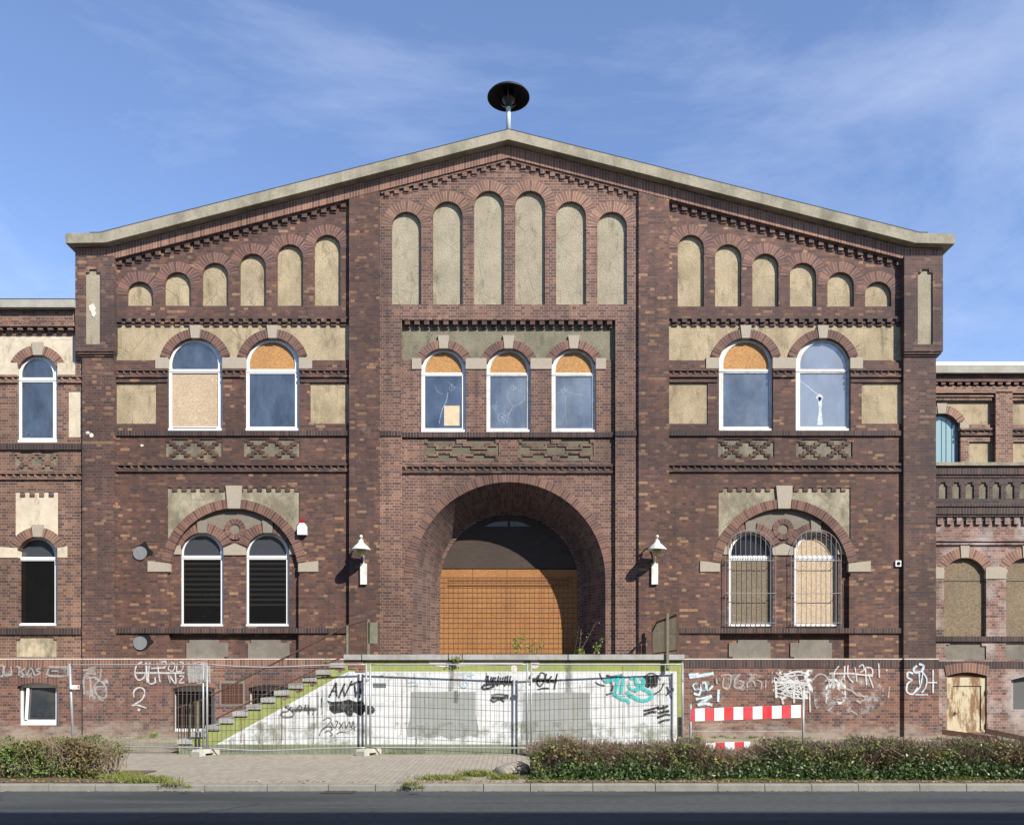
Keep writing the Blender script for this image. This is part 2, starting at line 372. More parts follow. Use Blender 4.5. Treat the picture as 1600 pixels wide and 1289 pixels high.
OSBG = osb_mat('osb_weathered', (.12, .09, .058), (.17, .13, .085), (.22, .17, .11), 30, .5, (.08, .065, .05))

def glass_mat(name, base, refl=.25, rough=.02, milky=0.0, mcol=(.4, .43, .46)):
    s = NT(name); col = base
    if milky: col = s.mix(s.ramp(s.noise(1.3, 6, (1, 1, .7), .6), [(.38, 0.0), (.70, milky)]), base, mcol)
    out = s.t.nodes['Material Output']
    df = s.n('BsdfDiffuse'); gl = s.n('BsdfGlossy'); gl.inputs['Roughness'].default_value = rough; gl.inputs['Color'].default_value = (1, .97, .92, 1)
    if isinstance(col, tuple): df.inputs['Color'].default_value = col + (1,)
    else: s.l(col, df.inputs['Color'])
    w = s.n('Bump'); w.inputs['Strength'].default_value = .35; w.inputs['Distance'].default_value = .03
    s.l(s.noise(1.6, 3), w.inputs['Height']); s.l(w.outputs[0], gl.inputs['Normal'])
    m = s.n('MixShader'); gr = s.ramp(s.noise(2.2, 7, (1.5, 1.5, .6), .65), [(.35, refl * .6), (.7, refl * 1.15)]); s.l(gr, m.inputs[0])
    s.l(df.outputs[0], m.inputs[1]); s.l(gl.outputs[0], m.inputs[2]); s.l(m.outputs[0], out.inputs['Surface'])
    return s.m
G_SKY = glass_mat('window_glass', (.010, .012, .017), .21, .02, .35, (.075, .085, .10))
G_MILK = glass_mat('sky_grey_glass', (.045, .05, .058), .17, .05, .8, (.15, .165, .18))  # milky grey diffuse painted in place of a grey sky reflection
G_PALE = glass_mat('hazy_glass', (.14, .15, .165), .22, .08, .6, (.23, .24, .255))
G_DARK = glass_mat('dark_glass', (.006, .006, .006), .05)
G_FAN = glass_mat('fanlight_glass', (.045, .05, .058), .12, .1)  # grey diffuse base stands in for sky reflected in the arch panes
G_TEAL = glass_mat('teal_curtain_glass', (.22, .33, .35), .08, .1)

def spray(name, c, a=.9, soft=True):
    s = NT(name); s.out(c); n = s.noise(14, 5); al = s.ramp(n, [(.28, a * .45), (.55, a)])
    if soft:                             # spray thins out towards the edge of the stroke
        t = s.n('TexCoord'); x = s.n('SeparateXYZ'); s.l(t.outputs['UV'], x.inputs[0])
        al = s.mix(1.0, al, s.ramp(x.outputs[1], [(0, 0.0), (.30, 1.0), (.70, 1.0), (1, 0.0)]), 'MULTIPLY')
    s.l(al, s.b.inputs['Alpha']); return s.m
S_BLACKS = spray('spray_black_solid', (.018, .018, .02), .97, False)
S_WHITE = spray('spray_white', (.58, .58, .58), .82); S_PALE = spray('spray_faded_white', (.46, .44, .43), .55)
S_BLACK = spray('spray_black', (.018, .018, .02), .97); S_GREY = spray('spray_thin_black', (.06, .06, .065), .8)
S_TEAL = spray('spray_turquoise', (.05, .45, .43), .97); S_BLUE = spray('spray_pale_blue', (.36, .52, .62), .85)
S_ICE = spray('spray_ice_blue', (.52, .63, .70), .9)
S_RUST = spray('rust_streak', (.22, .12, .06), .55); S_FAINT = spray('faint_drip', (.36, .33, .27), .42); S_DIRT = spray('dirt_streak', (.12, .115, .09), .5)
CRACK = spray('glass_crack', (.55, .62, .70), .6)
PATCH = rough_mat('exposed_plaster', (.58, .53, .47), (.45, .41, .36), 20)

# ------------------------------------------------------------------ ground
def sheet(name, x0, x1, y0, y1, z, mat, kind='structure', nx=1, ny=1, zf=None):
    mb = MB()
    for i in range(nx):
        for j in range(ny):
            xs = [x0 + (x1 - x0) * (i + a) / nx for a in (0, 1)]; ys = [y0 + (y1 - y0) * (j + a) / ny for a in (0, 1)]
            q = [(xs[0], ys[0]), (xs[1], ys[0]), (xs[1], ys[1]), (xs[0], ys[1])]
            mb.face([(a, b, zf(a, b) if zf else z) for a, b in q])
    return tag(mb.build(name, mat), kind=kind)
KY = -(D - 13.4)                         # front edge of the kerb
def asphalt():
    s = NT('asphalt'); f = s.noise(120, 3, rough=.8)
    col = s.mix(s.ramp(f, [(.35, 0.0), (.7, 1.0)]), (.030, .034, .036), (.074, .080, .083))
    col = s.mix(.85, col, s.ramp(s.noise(11, 5, (.7, 1, 1), .75), [(.3, .62), (.7, 1.4)]), 'MULTIPLY')
    d = s.noise(.5, 6, (.25, 2.2, 1), .6); col = s.mix(s.ramp(d, [(.50, 0.0), (.60, .7)]), col, (.022, .026, .029))
    w = s.noise(1.2, 4, (.1, 3, 1)); col = s.mix(s.ramp(w, [(.55, 0.0), (.75, .3)]), col, (.085, .09, .092))
    v = s.n('TexVoronoi', feature='DISTANCE_TO_EDGE'); v.inputs['Scale'].default_value = .45
    wv = s.n('VectorMath', operation='MULTIPLY_ADD'); nn_ = s.n('TexNoise'); nn_.inputs['Scale'].default_value = 1.5; nn_.inputs['Detail'].default_value = 6; s.l(s.pos(), nn_.inputs['Vector'])
    s.l(nn_.outputs['Color'], wv.inputs[0]); wv.inputs[1].default_value = (.8, .8, 0); s.l(s.pos((1, 1.4, 1)), wv.inputs[2]); s.l(wv.outputs[0], v.inputs['Vector'])
    cm = s.math('MULTIPLY', s.ramp(v.outputs['Distance'], [(0, .8), (.012, 0.0)]), s.ramp(s.noise(.3, 3), [(.48, 0.0), (.58, 1.0)]))
    col = s.mix(cm, col, (.018, .019, .02))
    g = s.n('NewGeometry'); sp_ = s.n('SeparateXYZ'); s.l(g.outputs['Position'], sp_.inputs[0])
    gu = s.math('ADD', s.math('SUBTRACT', sp_.outputs[1], KY), s.math('MULTIPLY', s.math('SUBTRACT', s.noise(3, 6), .5), .35))
    col = s.mix(s.ramp(gu, [(-.0, 0.0), (.02, .55)]), col, (.085, .075, .055))
    s.bump(f, .5, .006); return s.out(col)
def paving():
    s = NT('paving'); g = s.n('NewGeometry'); b = s.n('TexBrick', offset=.5)
    for k, v in (('Color1', (.235, .21, .172, 1)), ('Color2', (.30, .272, .226, 1)), ('Mortar', (.15, .133, .105, 1)), ('Scale', 1.0), ('Mortar Size', .006), ('Brick Width', .2), ('Row Height', .1)): b.inputs[k].default_value = v
    m = s.n('Mapping'); m.inputs['Rotation'].default_value = (0, 0, R(90)); s.l(g.outputs['Position'], m.inputs[0]); s.l(m.outputs[0], b.inputs['Vector'])
    col = s.mix(.6, b.outputs['Color'], s.ramp(s.noise(25, 4), [(.3, .7), (.7, 1.2)]), 'MULTIPLY')
    d = s.noise(.8, 7, rough=.65); col = s.mix(s.ramp(d, [(.46, 0.0), (.72, .55)]), col, (.20, .18, .135))
    s.bump(s.math('SUBTRACT', 1.0, b.outputs['Fac']), .4, .006); return s.out(col)
def soil(name, a, b, c):
    s = NT(name); f = s.noise(45, 5, rough=.75); d = s.noise(1.4, 6, rough=.65)
    col = s.mix(s.ramp(f, [(.35, 0.0), (.68, 1.0)]), a, b); col = s.mix(s.ramp(d, [(.45, 0.0), (.6, .7)]), col, c)
    s.bump(f, .8, .03); return s.out(col)
M_SOIL = soil('soil', (.07, .052, .036), (.17, .125, .08), (.10, .085, .05))
M_GRAV = soil('gravelly_ground', (.21, .18, .135), (.36, .31, .245), (.15, .15, .085))
sheet('ground', -400, 400, -300, 500, -.2, soil('far_ground', (.1, .09, .06), (.16, .15, .1), (.08, .1, .05)))
sheet('road', -80, 80, KY - 8.2, KY + .02, -.10, asphalt())
sheet('opposite_pavement', -80, 80, KY - 18, KY - 8.2, -.02, paving())
sheet('pavement', -60, 60, KY + .14, 3, 0.0, paving())
sheet('forecourt', -40, -4.3, -3.5, .6, .006, M_GRAV, nx=60, ny=8, zf=lambda x, y: .008 + .10 * max(0, min(1, (y + 3.5) / 3.2)))
sheet('forecourt', 3.9, 40, -4.6, .6, .006, M_GRAV, nx=60, ny=8, zf=lambda x, y: .008 + .10 * max(0, min(1, (y + 3.5) / 3.2)))
sheet('planting_bed', .2, 40, KY + .16, KY + 2.2, .010, M_SOIL)
sheet('planting_bed', -40, -6.5, KY + .16, KY + 2.0, .010, M_SOIL)
KB = rough_mat('kerb_concrete', (.225, .222, .205), (.16, .158, .145), 40, dirt=.45, dcol=(.09, .085, .07), dscale=2.2, bump=.4)
mb = MB(); x = -40.0
while x < 40:
    L = rnd.choice((1.0, 1.0, .98, .75)); dr = -.008 if -7.2 < x < -1.8 else 0.0; j = rnd.uniform(-.006, .006)
    x1 = x + L - .012; y0 = KY + j; z1 = .012 + dr + j * .5
    mb.face([(x, y0, -.12), (x1, y0, -.12), (x1, y0 + .012, z1 - .02), (x, y0 + .012, z1 - .02)])
    mb.face([(x, y0 + .012, z1 - .02), (x1, y0 + .012, z1 - .02), (x1, y0 + .035, z1), (x, y0 + .035, z1)])
    mb.face([(x, y0 + .035, z1), (x1, y0 + .035, z1), (x1, y0 + .16, z1), (x, y0 + .16, z1)])
    mb.face([(x, y0, -.12), (x, y0 + .012, z1 - .02), (x, y0 + .035, z1), (x, y0 + .16, z1), (x, y0 + .16, -.12)])
    mb.face([(x1, y0, -.12), (x1, y0 + .16, -.12), (x1, y0 + .16, z1), (x1, y0 + .035, z1), (x1, y0 + .012, z1 - .02)])
    x += L
tag(mb.build('kerb', KB), kind='structure')

# ------------------------------------------------------------------ building blocks shared by the facades
def rings_arch(parent, cx, cy, ri, ro, of, ob, mat, key=None, imp=12, keymat=None, kh=(7, 3), kw=(8.5, 6.3), name='arch'):
    mb = MB()
    if key:
        a = math.degrees(math.asin(kw[1] / ri)) + .5
        mb.ring(cx, cy, ri, ro, imp, 90 - a, of, ob, 16)
        MB().ring(cx, cy, ri, ro, 90 + a, 180 - imp, of, ob, 16).build(name, mat, parent)
    else: mb.ring(cx, cy, ri, ro, imp, 180 - imp, of, ob, 28)
    o = mb.build(name, mat, parent)
    if key:
        k = MB().prism([(cx - kw[0], cy - ro - kh[0]), (cx + kw[0], cy - ro - kh[0]), (cx + kw[1], cy - ri + .3), (cx - kw[1], cy - ri + .3)], of + .02, ob)
        k.build('keystone', keymat or ST, o)
    return o
def window(parent, x0, x1, yt, yb, o, tr, mats, fw=6.5, frame=None, label=None, sill=True):
    x0, x1 = min(x0, x1), max(x0, x1)
    g = 1.5; r = (x1 - x0) / 2; cx = (x0 + x1) / 2; cy = yt + r
    up = [(cx - math.sqrt(max((r - fw) ** 2 - max(cy - tr[0], 0) ** 2, 1)), tr[0]), (cx + math.sqrt(max((r - fw) ** 2 - max(cy - tr[0], 0) ** 2, 1)), tr[0])]
    a0 = math.degrees(math.asin(max(-.3, min(1, (cy - tr[0]) / (r - fw)))))
    up = arc(cx, cy, r - fw, a0, 180 - a0, 22)
    low = [(x0 + fw, tr[1]), (x1 - fw, tr[1]), (x1 - fw, yb - fw * .8), (x0 + fw, yb - fw * .8)]
    w = MB().prism(opening(x0, x1, yt, yb, g), o + .03, o - .06, [up, low])
    w.pbox(x0 - 1, x1 + 1, (tr[0] + tr[1]) / 2 - .9, (tr[0] + tr[1]) / 2 + .9, o + .045, o)
    if sill: w.pbox(x0 - 1, x1 + 1, yb - 2.6, yb + .8, o + .09, o)
    w = w.build('window', frame or WHT, parent, label)
    for pts, mt in ((up, mats[0]), (low, mats[1])):
        nm = 'board' if mt.name.startswith(('osb', 'dark_board')) else 'pane'
        MB().prism([(px_, py_) for px_, py_ in pts], o + .002, o - .02).build(nm, mt, w)
        # slim inner bead around each pane
    return w
def dentils(mb, x0, x1, yf, pitch, w, of, ob, h1=5.0, h2=4.0, step=.5):
    n = max(1, int(round((x1 - x0) / pitch))); p = (x1 - x0) / n
    for i in range(n):
        cx = x0 + (i + .5) * p; y = yf(cx)
        mb.pbox(cx - w / 2, cx + w / 2, y, y + h1, of, ob)
        if h2: mb.pbox(cx - w / 2, cx + w / 2, y + h1, y + h1 + h2, ob + (of - ob) * step, ob)
def dogtooth(parent, mat, x0, x1, y0, y1, base, d=.055, pitch=11.1):
    mb = MB(); x0, x1 = min(x0, x1), max(x0, x1); n = max(1, int(round((x1 - x0) / pitch))); p = (x1 - x0) / n; ym = y0 + (y1 - y0) * .55
    mb.pbox(x0, x1, y0 - 3.5, y0, base + d, base - .02)
    for i in range(n):
        a, b, c = x0 + i * p, x0 + (i + .5) * p, x0 + (i + 1) * p
        for ya, yb in ((y0, ym),):
            A0, B0, C0 = P(a, ya, base), P(b, ya, base), P(c, ya, base); A1, B1, C1 = P(a, yb, base), P(b, yb, base), P(c, yb, base)
            for v in (B0, B1): v.y = -(base + d)
            for v in (A0, C0, A1, C1): v.y = -(base - .035)
            mb.face([A1, B1, B0, A0]); mb.face([B1, C1, C0, B0])
    mb.pbox(x0, x1, ym, y1, base + d, base - .02); return mb.build('dogtooth_course', mat, parent)
def wood_x_lattice(parent, x0, x1, y0, y1, base, mat, plaster):
    x0, x1 = min(x0, x1), max(x0, x1)
    p = MB().pbox(x0, x1, y0, y1, base - .035, base - .06).build('ornament_panel', plaster, parent)
    mb = MB(); rows = 7; h = (y1 - y0) / rows
    for c in (x0 + (x1 - x0) * .25, x0 + (x1 - x0) * .75):
        for i in range(rows):
            d = abs(i - 3) * (x1 - x0) * .066; ya = y0 + i * h
            for sg in ((-1, 1) if i != 3 else (1,)):
                cx = c + sg * d
                mb.pbox(max(cx - 4.6, x0), min(cx + 4.6, x1), ya, ya + h, base - (.0 if (i % 2) else .008) - (.004 if sg > 0 else 0) - (.002 if c < (x0 + x1) / 2 else 0), base - .05)
    mb.build('lattice', mat, p); return p
def yb(x):                               # lower edge of the raking soldier band
    x = x if x <= 794.5 else 1589 - x
    return 406.0 if x < 171.7 else 406 - .2561 * (x - 171.7)

# ================================================================== main building
FB = thing('factory_building', 'wide gabled dark red brick factory hall with blind arches and boarded central archway', 'building', (0, 0, 0))
def M(m, x): return 1591 - x if m else x
def mrect(m, x0, x1): a, b = M(m, x0), M(m, x1); return min(a, b), max(a, b)
Pc = .05; Pi = Pc - .12                  # central bay plane, and the inner recess of the central bay

# body behind the facade and roof
MB().prism([(132, 392), (795, 226), (1459, 392), (1459, 1160), (132, 1160)], -1.6, -16, back=True).build('rear_wall', BR, FB)
top = [(102, 364.6), (156, 364), (794.5, 202.6), (1437, 364), (1492, 365.5)]; bot = [(1492, 381), (1430, 379.5), (794.5, 218), (164.6, 379), (102, 380)]
MB().prism(top + bot, .37, -1.6, back=True).build('gable_coping', CO, FB)
MB().prism([(x, y - 1.5) for x, y in [(140, 364.4), (156, 364), (794.5, 202.6), (1437, 364), (1450, 364.4)]] + [(1450, 365), (1437, 364.5), (794.5, 203.2), (156, 364.5), (140, 365)], .35, -1.6).build('roof_edging', FELT, FB)
MB().prism([(125, 375), (794.5, 208), (1465, 375), (1465, 390), (794.5, 224), (125, 390)], -1.6, -16.2, back=True).build('roof', FELT, FB)
MB().strip([(117.5, 374), (171.7, 374), (794.5, 214), (1417.3, 374), (1473, 374)], [(117.5, 406), (171.7, 406), (794.5, 246.5), (1417.3, 406), (1473, 406)], .14, -.4).build('soldier_band', SO, FB)

for m in (False, True):
    # pier with its corbelled head
    MB().pbox(*mrect(m, 128.5, 179), 545, 1160, .10, -1.7).build('pier', BRS, FB)
    x0, x1 = mrect(m, 117.5, 178)
    pan = [(M(m, x), y) for x, y in [(133.5, 538), (133.5, 426), (139.2, 426), (139.2, 421), (151, 421), (151, 426), (156.8, 426), (156.8, 538)]]
    hd = MB().prism([(x0, 400), (x1, 400), (x1, 549), (x0, 549)], .19, -1.7, [pan])
    hd.pbox(*mrect(m, 120, 178), 549, 553, .165, -1.7); hd.pbox(*mrect(m, 124, 178), 553, 557, .13, -1.7)
    hd = hd.build('pier_head', BRS, FB)
    MB().pbox(*mrect(m, 131, 159), 418, 540, .15, .0).build('panel', PLG, hd)
    # pilaster
    MB().prism([(M(m, x), y) for x, y in [(545.5, yb(545) - 8), (593, yb(593) - 8), (593, 1160), (545.5, 1160)]], .13, -1.7).build('pilaster', BR, FB)

    # side bay wall with its openings
    nich = [(198.2, 239.2, 440), (256.8, 298, 425), (315.6, 356.6, 410.5), (374.4, 415.4, 396.2), (432.6, 473.6, 381.8), (491, 532, 367)]
    if m: nb = 479
    else: nb = 478
    holes = [[(M(m, x), y) for x, y in opening(a, b, t, nb)] for a, b, t in nich]
    UN = [(168, 506), (554, 506), (554, 563), (467.5, 563), (467.5, 673), (383, 673), (383, 563), (347.5, 563), (347.5, 673), (261.7, 673), (261.7, 563), (168, 563)]
    holes.append([(M(m, x), y) for x, y in UN])
    for a, b in ((181, 244.5), (485, 546)): holes.append([(M(m, x), y) for x, y in [(a, 598), (b, 598), (b, 662), (a, 662)]])
    for a, b in ((259, 347), (381, 469)): holes.append([(M(m, x), y) for x, y in [(a, 686), (b, 686), (b, 718), (a, 718)]])
    top_ = [(262, 838), (262, 762)]; x = 262.0
    while x < 467:                           # toothed top edge of the spandrel panel
        top_ += [(x, 762), (min(x + 7.5, 468), 762), (min(x + 7.5, 468), 768), (min(x + 15, 468), 768)]; x += 15
    SP = [(262, 900), (262, 762)]; n = 14
    for i in range(n):
        a = 262 + 206 * i / n; b = 262 + 206 * (i + 1) / n; c = (a + b) / 2
        SP += [(a, 761.5), (c, 761.5), (c, 767.5), (b, 767.5)]
    SP = [p for i, p in enumerate(SP) if i == 0 or p != SP[i - 1]] + [(468, 900)]
    SPu = SP[:-1] + [(468, 900), (466.5, 900), (466.5, 1031), (264, 1031), (264, 900)]
    SPu = [(M(m, x), y) for x, y in SPu]
    holes.append(SPu)
    outer = [(M(m, x), y) for x, y in [(164, yb(171.7) - 8), (171.7, yb(171.7) - 8), (558, yb(558) - 8), (558, 1040), (164, 1040)]]
    MB().prism(outer, 0.0, -.32, holes).build('wall', BR if True else BRS, FB)
    # niches: roughcast backs with brick arches
    for ii, (a, b, t) in enumerate(nich):
        x0, x1 = mrect(m, a, b); r = (x1 - x0) / 2
        nn = MB().prism(opening(x0, x1, t, nb, 1.0), -.09, -.2).build('niche', PL, FB)
        rings_arch(nn, (x0 + x1) / 2, t + r, r, r + 16, .006 + .003 * (ii % 2), -.1, VO, imp=0)
    # raking cornice: course, corbels
    xs = [176, 544]; mb = MB()
    mb.prism([(M(m, x), y) for x, y in [(xs[0], yb(xs[0]) - 2), (xs[1], yb(xs[1]) - 2), (xs[1], yb(xs[1]) + 5.5), (xs[0], yb(xs[0]) + 5.5)]], .075, -.02)
    mx0, mx1 = mrect(m, 178, 544)
    dentils(mb, mx0, mx1, lambda x: yb(x) + 5, 15.2, 8.2, .07, -.02, 6.5, 5.0)
    mb.build('raking_cornice', BRS, FB)
    # corbel row and roughcast field round the upper windows
    mb = MB(); dentils(mb, mx0, mx1, lambda x: 498, 15.3, 8.0, .05, -.06, 5.5, 6.0, .6); mb.pbox(mx0, mx1, 494.5, 498, .05, -.02)
    mb.build('corbel_course', BRS, FB)
    lowb = [(168, 564)] + arc(304.6, 570.6, 44, 172, 8)[::1] + arc(425.3, 570.6, 44, 172, 8) + [(554, 564)]
    MB().prism([(M(m, x), y) for x, y in [(168, 500)] + lowb + [(554, 500)]], -.03, -.2).build('roughcast_field', PL, FB)
    for a, b in ((242.5, 262.2), (347, 383.5), (467, 487.5)): MB().pbox(*mrect(m, a, b), 558.5, 575.5, .025, -.3).build('impost', ST, FB)
    for cx in (304.6, 425.3):
        rings_arch(FB, M(m, cx), 570.6, 42.9, 56.5, .012, -.3, VO, key=True, imp=16, kh=(6, 0), kw=(8.6, 6.3))
    for a, b in ((178, 261.5), (347.8, 382.6), (467.8, 545)): dogtooth(FB, BRS, *mrect(m, a, b), 579, 589, 0.0, .045)
    # upper windows
    if not m:
        w = window(FB, 261.7, 347.5, 528, 672, -.13, (577, 583), (G_SKY, OSBP), label='upper window with pale chipboard below a dark fanlight')
        MB().pbox(270, 338, 668, 671, -.07, -.1).build('sill_strip', DKM, w)
        window(FB, 383, 467.5, 528, 672, -.13, (577, 584), (OSB, G_SKY), label='upper window with orange chipboard fanlight over blue glass')
    else:
        window(FB, M(m, 261.7), M(m, 347.5), 528, 672, -.13, (577, 583), (G_PALE, G_PALE), label='upper window with hazy pale glass and a round bullet hole', frame=WHW)
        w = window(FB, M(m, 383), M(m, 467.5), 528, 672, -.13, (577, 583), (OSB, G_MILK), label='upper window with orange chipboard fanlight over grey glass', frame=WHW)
    # roughcast panels beside the windows
    for a, b in ((181, 244.5), (485, 546)):
        MB().pbox(*mrect(m, a - 1, b + 1), 597, 663, -.03, -.2).build('roughcast_panel', PL, FB)
    for a, b in ((178, 261.5), (470, 545)): MB().pbox(*mrect(m, a, b), 593.5, 597, .03, -.02).build('string_course', BRS, FB)
    # sill band, ornament, dogtooth
    a, b = mrect(m, 178, 545); MB().strip([(a, 672.6), (b, 672.6)], [(a, 680.6), (b, 680.6)], .05, -.05).build('sill_band', SOD, FB)
    for a, b in ((259, 347), (381, 469)): wood_x_lattice(FB, *mrect(m, a, b), 686, 718, 0.0, BR, PLL)
    dogtooth(FB, BRS, *mrect(m, 178, 545), 727, 737, 0.0, .05)
    # spandrel panel, big arch and recessed pair of windows
    pts = SP[:-1] + [(468, 900)] + arc(365.2, 894.5, 101.5, 0, 180, 30)
    MB().prism([(M(m, x), y) for x, y in [(261, 900), (261, 757), (469, 757), (469, 900)] + arc(365.2, 894.5, 101.5, 0, 180, 30)], -.028, -.11).build('spandrel_panel', PLD, FB)
    rings_arch(FB, M(m, 365.2), 894.5, 100.6, 115, .012, -.3, VO, key=True, imp=9, kh=(21, 0), kw=(12.8, 9.6))
    for a, b in ((230.5, 265), (465.8, 497)): MB().prism([(M(m, x), y) for x, y in [(a, 893), (b, 893), (b, 880 if a < 300 else 876), (a, 876 if a < 300 else 880)]], .03, -.1).build('impost', ST, FB)
    wl_ = [(281.8, 349.6), (384, 452)]
    hol = [[(M(m, x), y) for x, y in opening(a, b, 832, 978)] for a, b in wl_]
    MB().prism([(M(m, x), y) for x, y in [(255, 1040), (255, 894)] + arc(365.2, 894.5, 108, 180, 0, 30) + [(474, 894), (474, 1040)]], -.12, -.4, hol).build('recessed_wall', BR, FB)
    # tympanum render, little arches, medallion
    ty = arc(365.2, 894.5, 100.3, 150, 30, 24) + arc(418, 866, 49, 52, 128, 10) + arc(315.8, 866, 49, 52, 128, 10)
    MB().prism([(M(m, x), y) for x, y in ty], -.112, -.13).build('tympanum', MED, FB)
    for a, b in wl_:
        rings_arch(FB, M(m, (a + b) / 2), 866, 34, 49.5, -.095, -.36, VO, key=True, imp=22, keymat=STD, kh=(3.5, 0), kw=(8.6, 7))
    MB().prism([(M(m, x), y) for x, y in [(349, 867), (349, 856), (366.5, 848.5), (384, 856), (384, 867)]], -.085, -.36).build('impost', ST, FB)
    for a, b in ((266, 282), (452, 464.5)): MB().prism([(M(m, x), y) for x, y in [(a, 866), (b, 866), (b, 851 if a < 300 else 856), (a, 856 if a < 300 else 851)]], -.09, -.36).build('impost', ST, FB)
    md = MB().ring(M(m, 367), 826.5, 8, 16.3, 0, 360, -.085, -.13, 28).build('medallion', VO, FB)
    MB().prism(arc(M(m, 367), 826.5, 8.6, 0, 354, 20), -.11, -.125).build('medallion_disc', MED, md)
    for i, (a, b) in enumerate(wl_):
        if not m:
            w = window(FB, a, b, 832, 978, -.24, (868, 874), (G_FAN, G_DARK), fw=4.6, label='lower arched window with white frame and dark glass')
            bl = MB()
            for k in range(9): bl.pbox(a + 5, b - 5, 879 + k * 8, 882.4 + k * 8, -.236, -.2405)
            bl.build('blind', rough_mat('blind_slat', (.012, .0105, .009), None, 9), w)
        else:
            w = window(FB, M(m, a), M(m, b), 832, 978, -.24, (868, 875), (G_SKY if i == 1 else OSBP, OSBG if i == 1 else OSBP), fw=3.5, label='lower arched window boarded with chipboard behind a steel grille')
            gx0, gx1 = mrect(m, a - 5, b + 5); gr = MB(); cxg = (gx0 + gx1) / 2; rg = (gx1 - gx0) / 2; og = -.02
            N = 10
            for k in range(N + 1):
                xx = gx0 + (gx1 - gx0) * k / N; dy = math.sqrt(max(rg * rg - (xx - cxg) ** 2, 0))
                gr.tube([P(xx, 979, og), P(xx, 866 - dy, og)], .0075, 6)
            gr.tube([P(x, y, og) for x, y in arc(cxg, 866, rg, 0, 180, 20)], .0075, 6)
            for yy in (876, 927, 973):
                gr.tube([P(gx0 - 1, yy, og + .012), P(gx1 + 1, yy, og + .012)], .009, 6)
                for xx in (gx0 + 2, gx1 - 2): gr.tube([P(xx, yy, og), P(xx, yy, -.13)], .010, 6)
            gr.build('grille', GRL, w, smooth_=False)
    a, b = mrect(m, 178, 545); MB().strip([(a, 981), (b, 981)], [(a, 989), (b, 989)], .05, -.13).build('sill_band', SOD, FB)
    for a, b in ((288, 350), (384, 446)):
        MB().prism([(M(m, x), y) for x, y in [(a + 3, 1033), (a + 3, 1004), (a + 8, 1004), (a + 8, 999.5), (b - 8, 999.5), (b - 8, 1004), (b + 6, 1004), (b + 6, 1026), (b, 1026), (b, 1033)]], -.085, -.13).build('render_panel', PLP, FB)

# central bay ------------------------------------------------------
cn = [(612, 658, 331), (676.3, 722.8, 314.8), (740.8, 787.6, 298.2), (805.2, 851.6, 298.2), (869, 915.6, 314.8), (933.4, 979.6, 331)]
holes = [opening(a, b, t, 476) for a, b, t in cn] + [[(627.5, 500), (961.5, 500), (961.5, 1035), (627.5, 1035)]]
MB().prism([(590, yb(590) - 8), (794.5, 238), (1000, yb(1000) - 8), (1000, 1045), (590, 1045)], Pc, -.2, holes).build('gable_wall', BRG, FB)
for ii, (a, b, t) in enumerate(cn):
    r = (b - a) / 2; nn = MB().prism(opening(a, b, t, 476, 1.0), Pc - .09, -.2).build('niche', PLG, FB)
    rings_arch(nn, (a + b) / 2, t + r, r, r + 16.5, Pc + .006 + .003 * (ii % 2), Pc - .1, VOP, imp=0)
mb = MB()
mb.prism([(595, yb(595) - 2), (794.5, 244.5), (995, yb(995) - 2), (995, yb(995) + 5), (794.5, 251.5), (595, yb(595) + 5)], Pc + .055, Pc - .02)
dentils(mb, 597, 794, lambda x: yb(x) + 5, 15.2, 7.6, Pc + .05, Pc - .02, 6, 4.5); dentils(mb, 795, 993, lambda x: yb(x) + 5, 15.2, 7.6, Pc + .05, Pc - .02, 6, 4.5)
mb.build('raking_cornice', BRG, FB)
cw = [(658, 728), (760, 829.4), (862, 931.4)]
hU = [(620, 505), (970, 505), (970, 562)]
for a, b in reversed(cw): hU += [(b, 562), (b, 675), (a, 675), (a, 562)]
hU += [(620, 562)]
EA = (795.5, 903.5, 150.5)
hE = [(EA[0] + EA[2], 1036)] + arc(*EA, 0, 180, 48) + [(EA[0] - EA[2], 1036)]
hO = [[(663, 687), (779.5, 687), (779.5, 719), (663, 719)], [(811, 687), (927.5, 687), (927.5, 719), (811, 719)]]
MB().prism([(616, 494), (974, 494), (974, 1045), (616, 1045)], Pi, Pi - .3, [hU, hE] + hO).build('wall', BRG, FB)
mb = MB(); dentils(mb, 629, 960, lambda x: 500, 15.2, 8.0, Pi + .10, Pi - .05, 7, 6, .5); mb.build('corbel_course', BRS, FB)
lowb = [(618, 562.5)]
for a, b in cw: lowb += arc((a + b) / 2, 578.7, 36, 153, 27, 16)
lowb += [(974, 562.5)]
MB().prism([(618, 500)] + lowb + [(974, 500)], Pi - .03, Pi - .2).build('roughcast_field', PLO, FB)
for a, b in cw: rings_arch(FB, (a + b) / 2, 578.7, 34.8, 48, Pi + .012, Pi - .3, VO, key=True, imp=21, kh=(7, 0), kw=(8.8, 6.6))
for a, b in ((643.5, 658.4), (727.6, 760.4), (829, 862.4), (931, 947)): MB().pbox(a, b, 559.5, 576.5, Pi + .025, Pi - .3).build('impost', ST, FB)
labs = ('first-floor window with a cardboard patch behind cracked glass', 'first-floor window with glass broken by several round cracks', 'first-floor window with one round impact crack near the top')
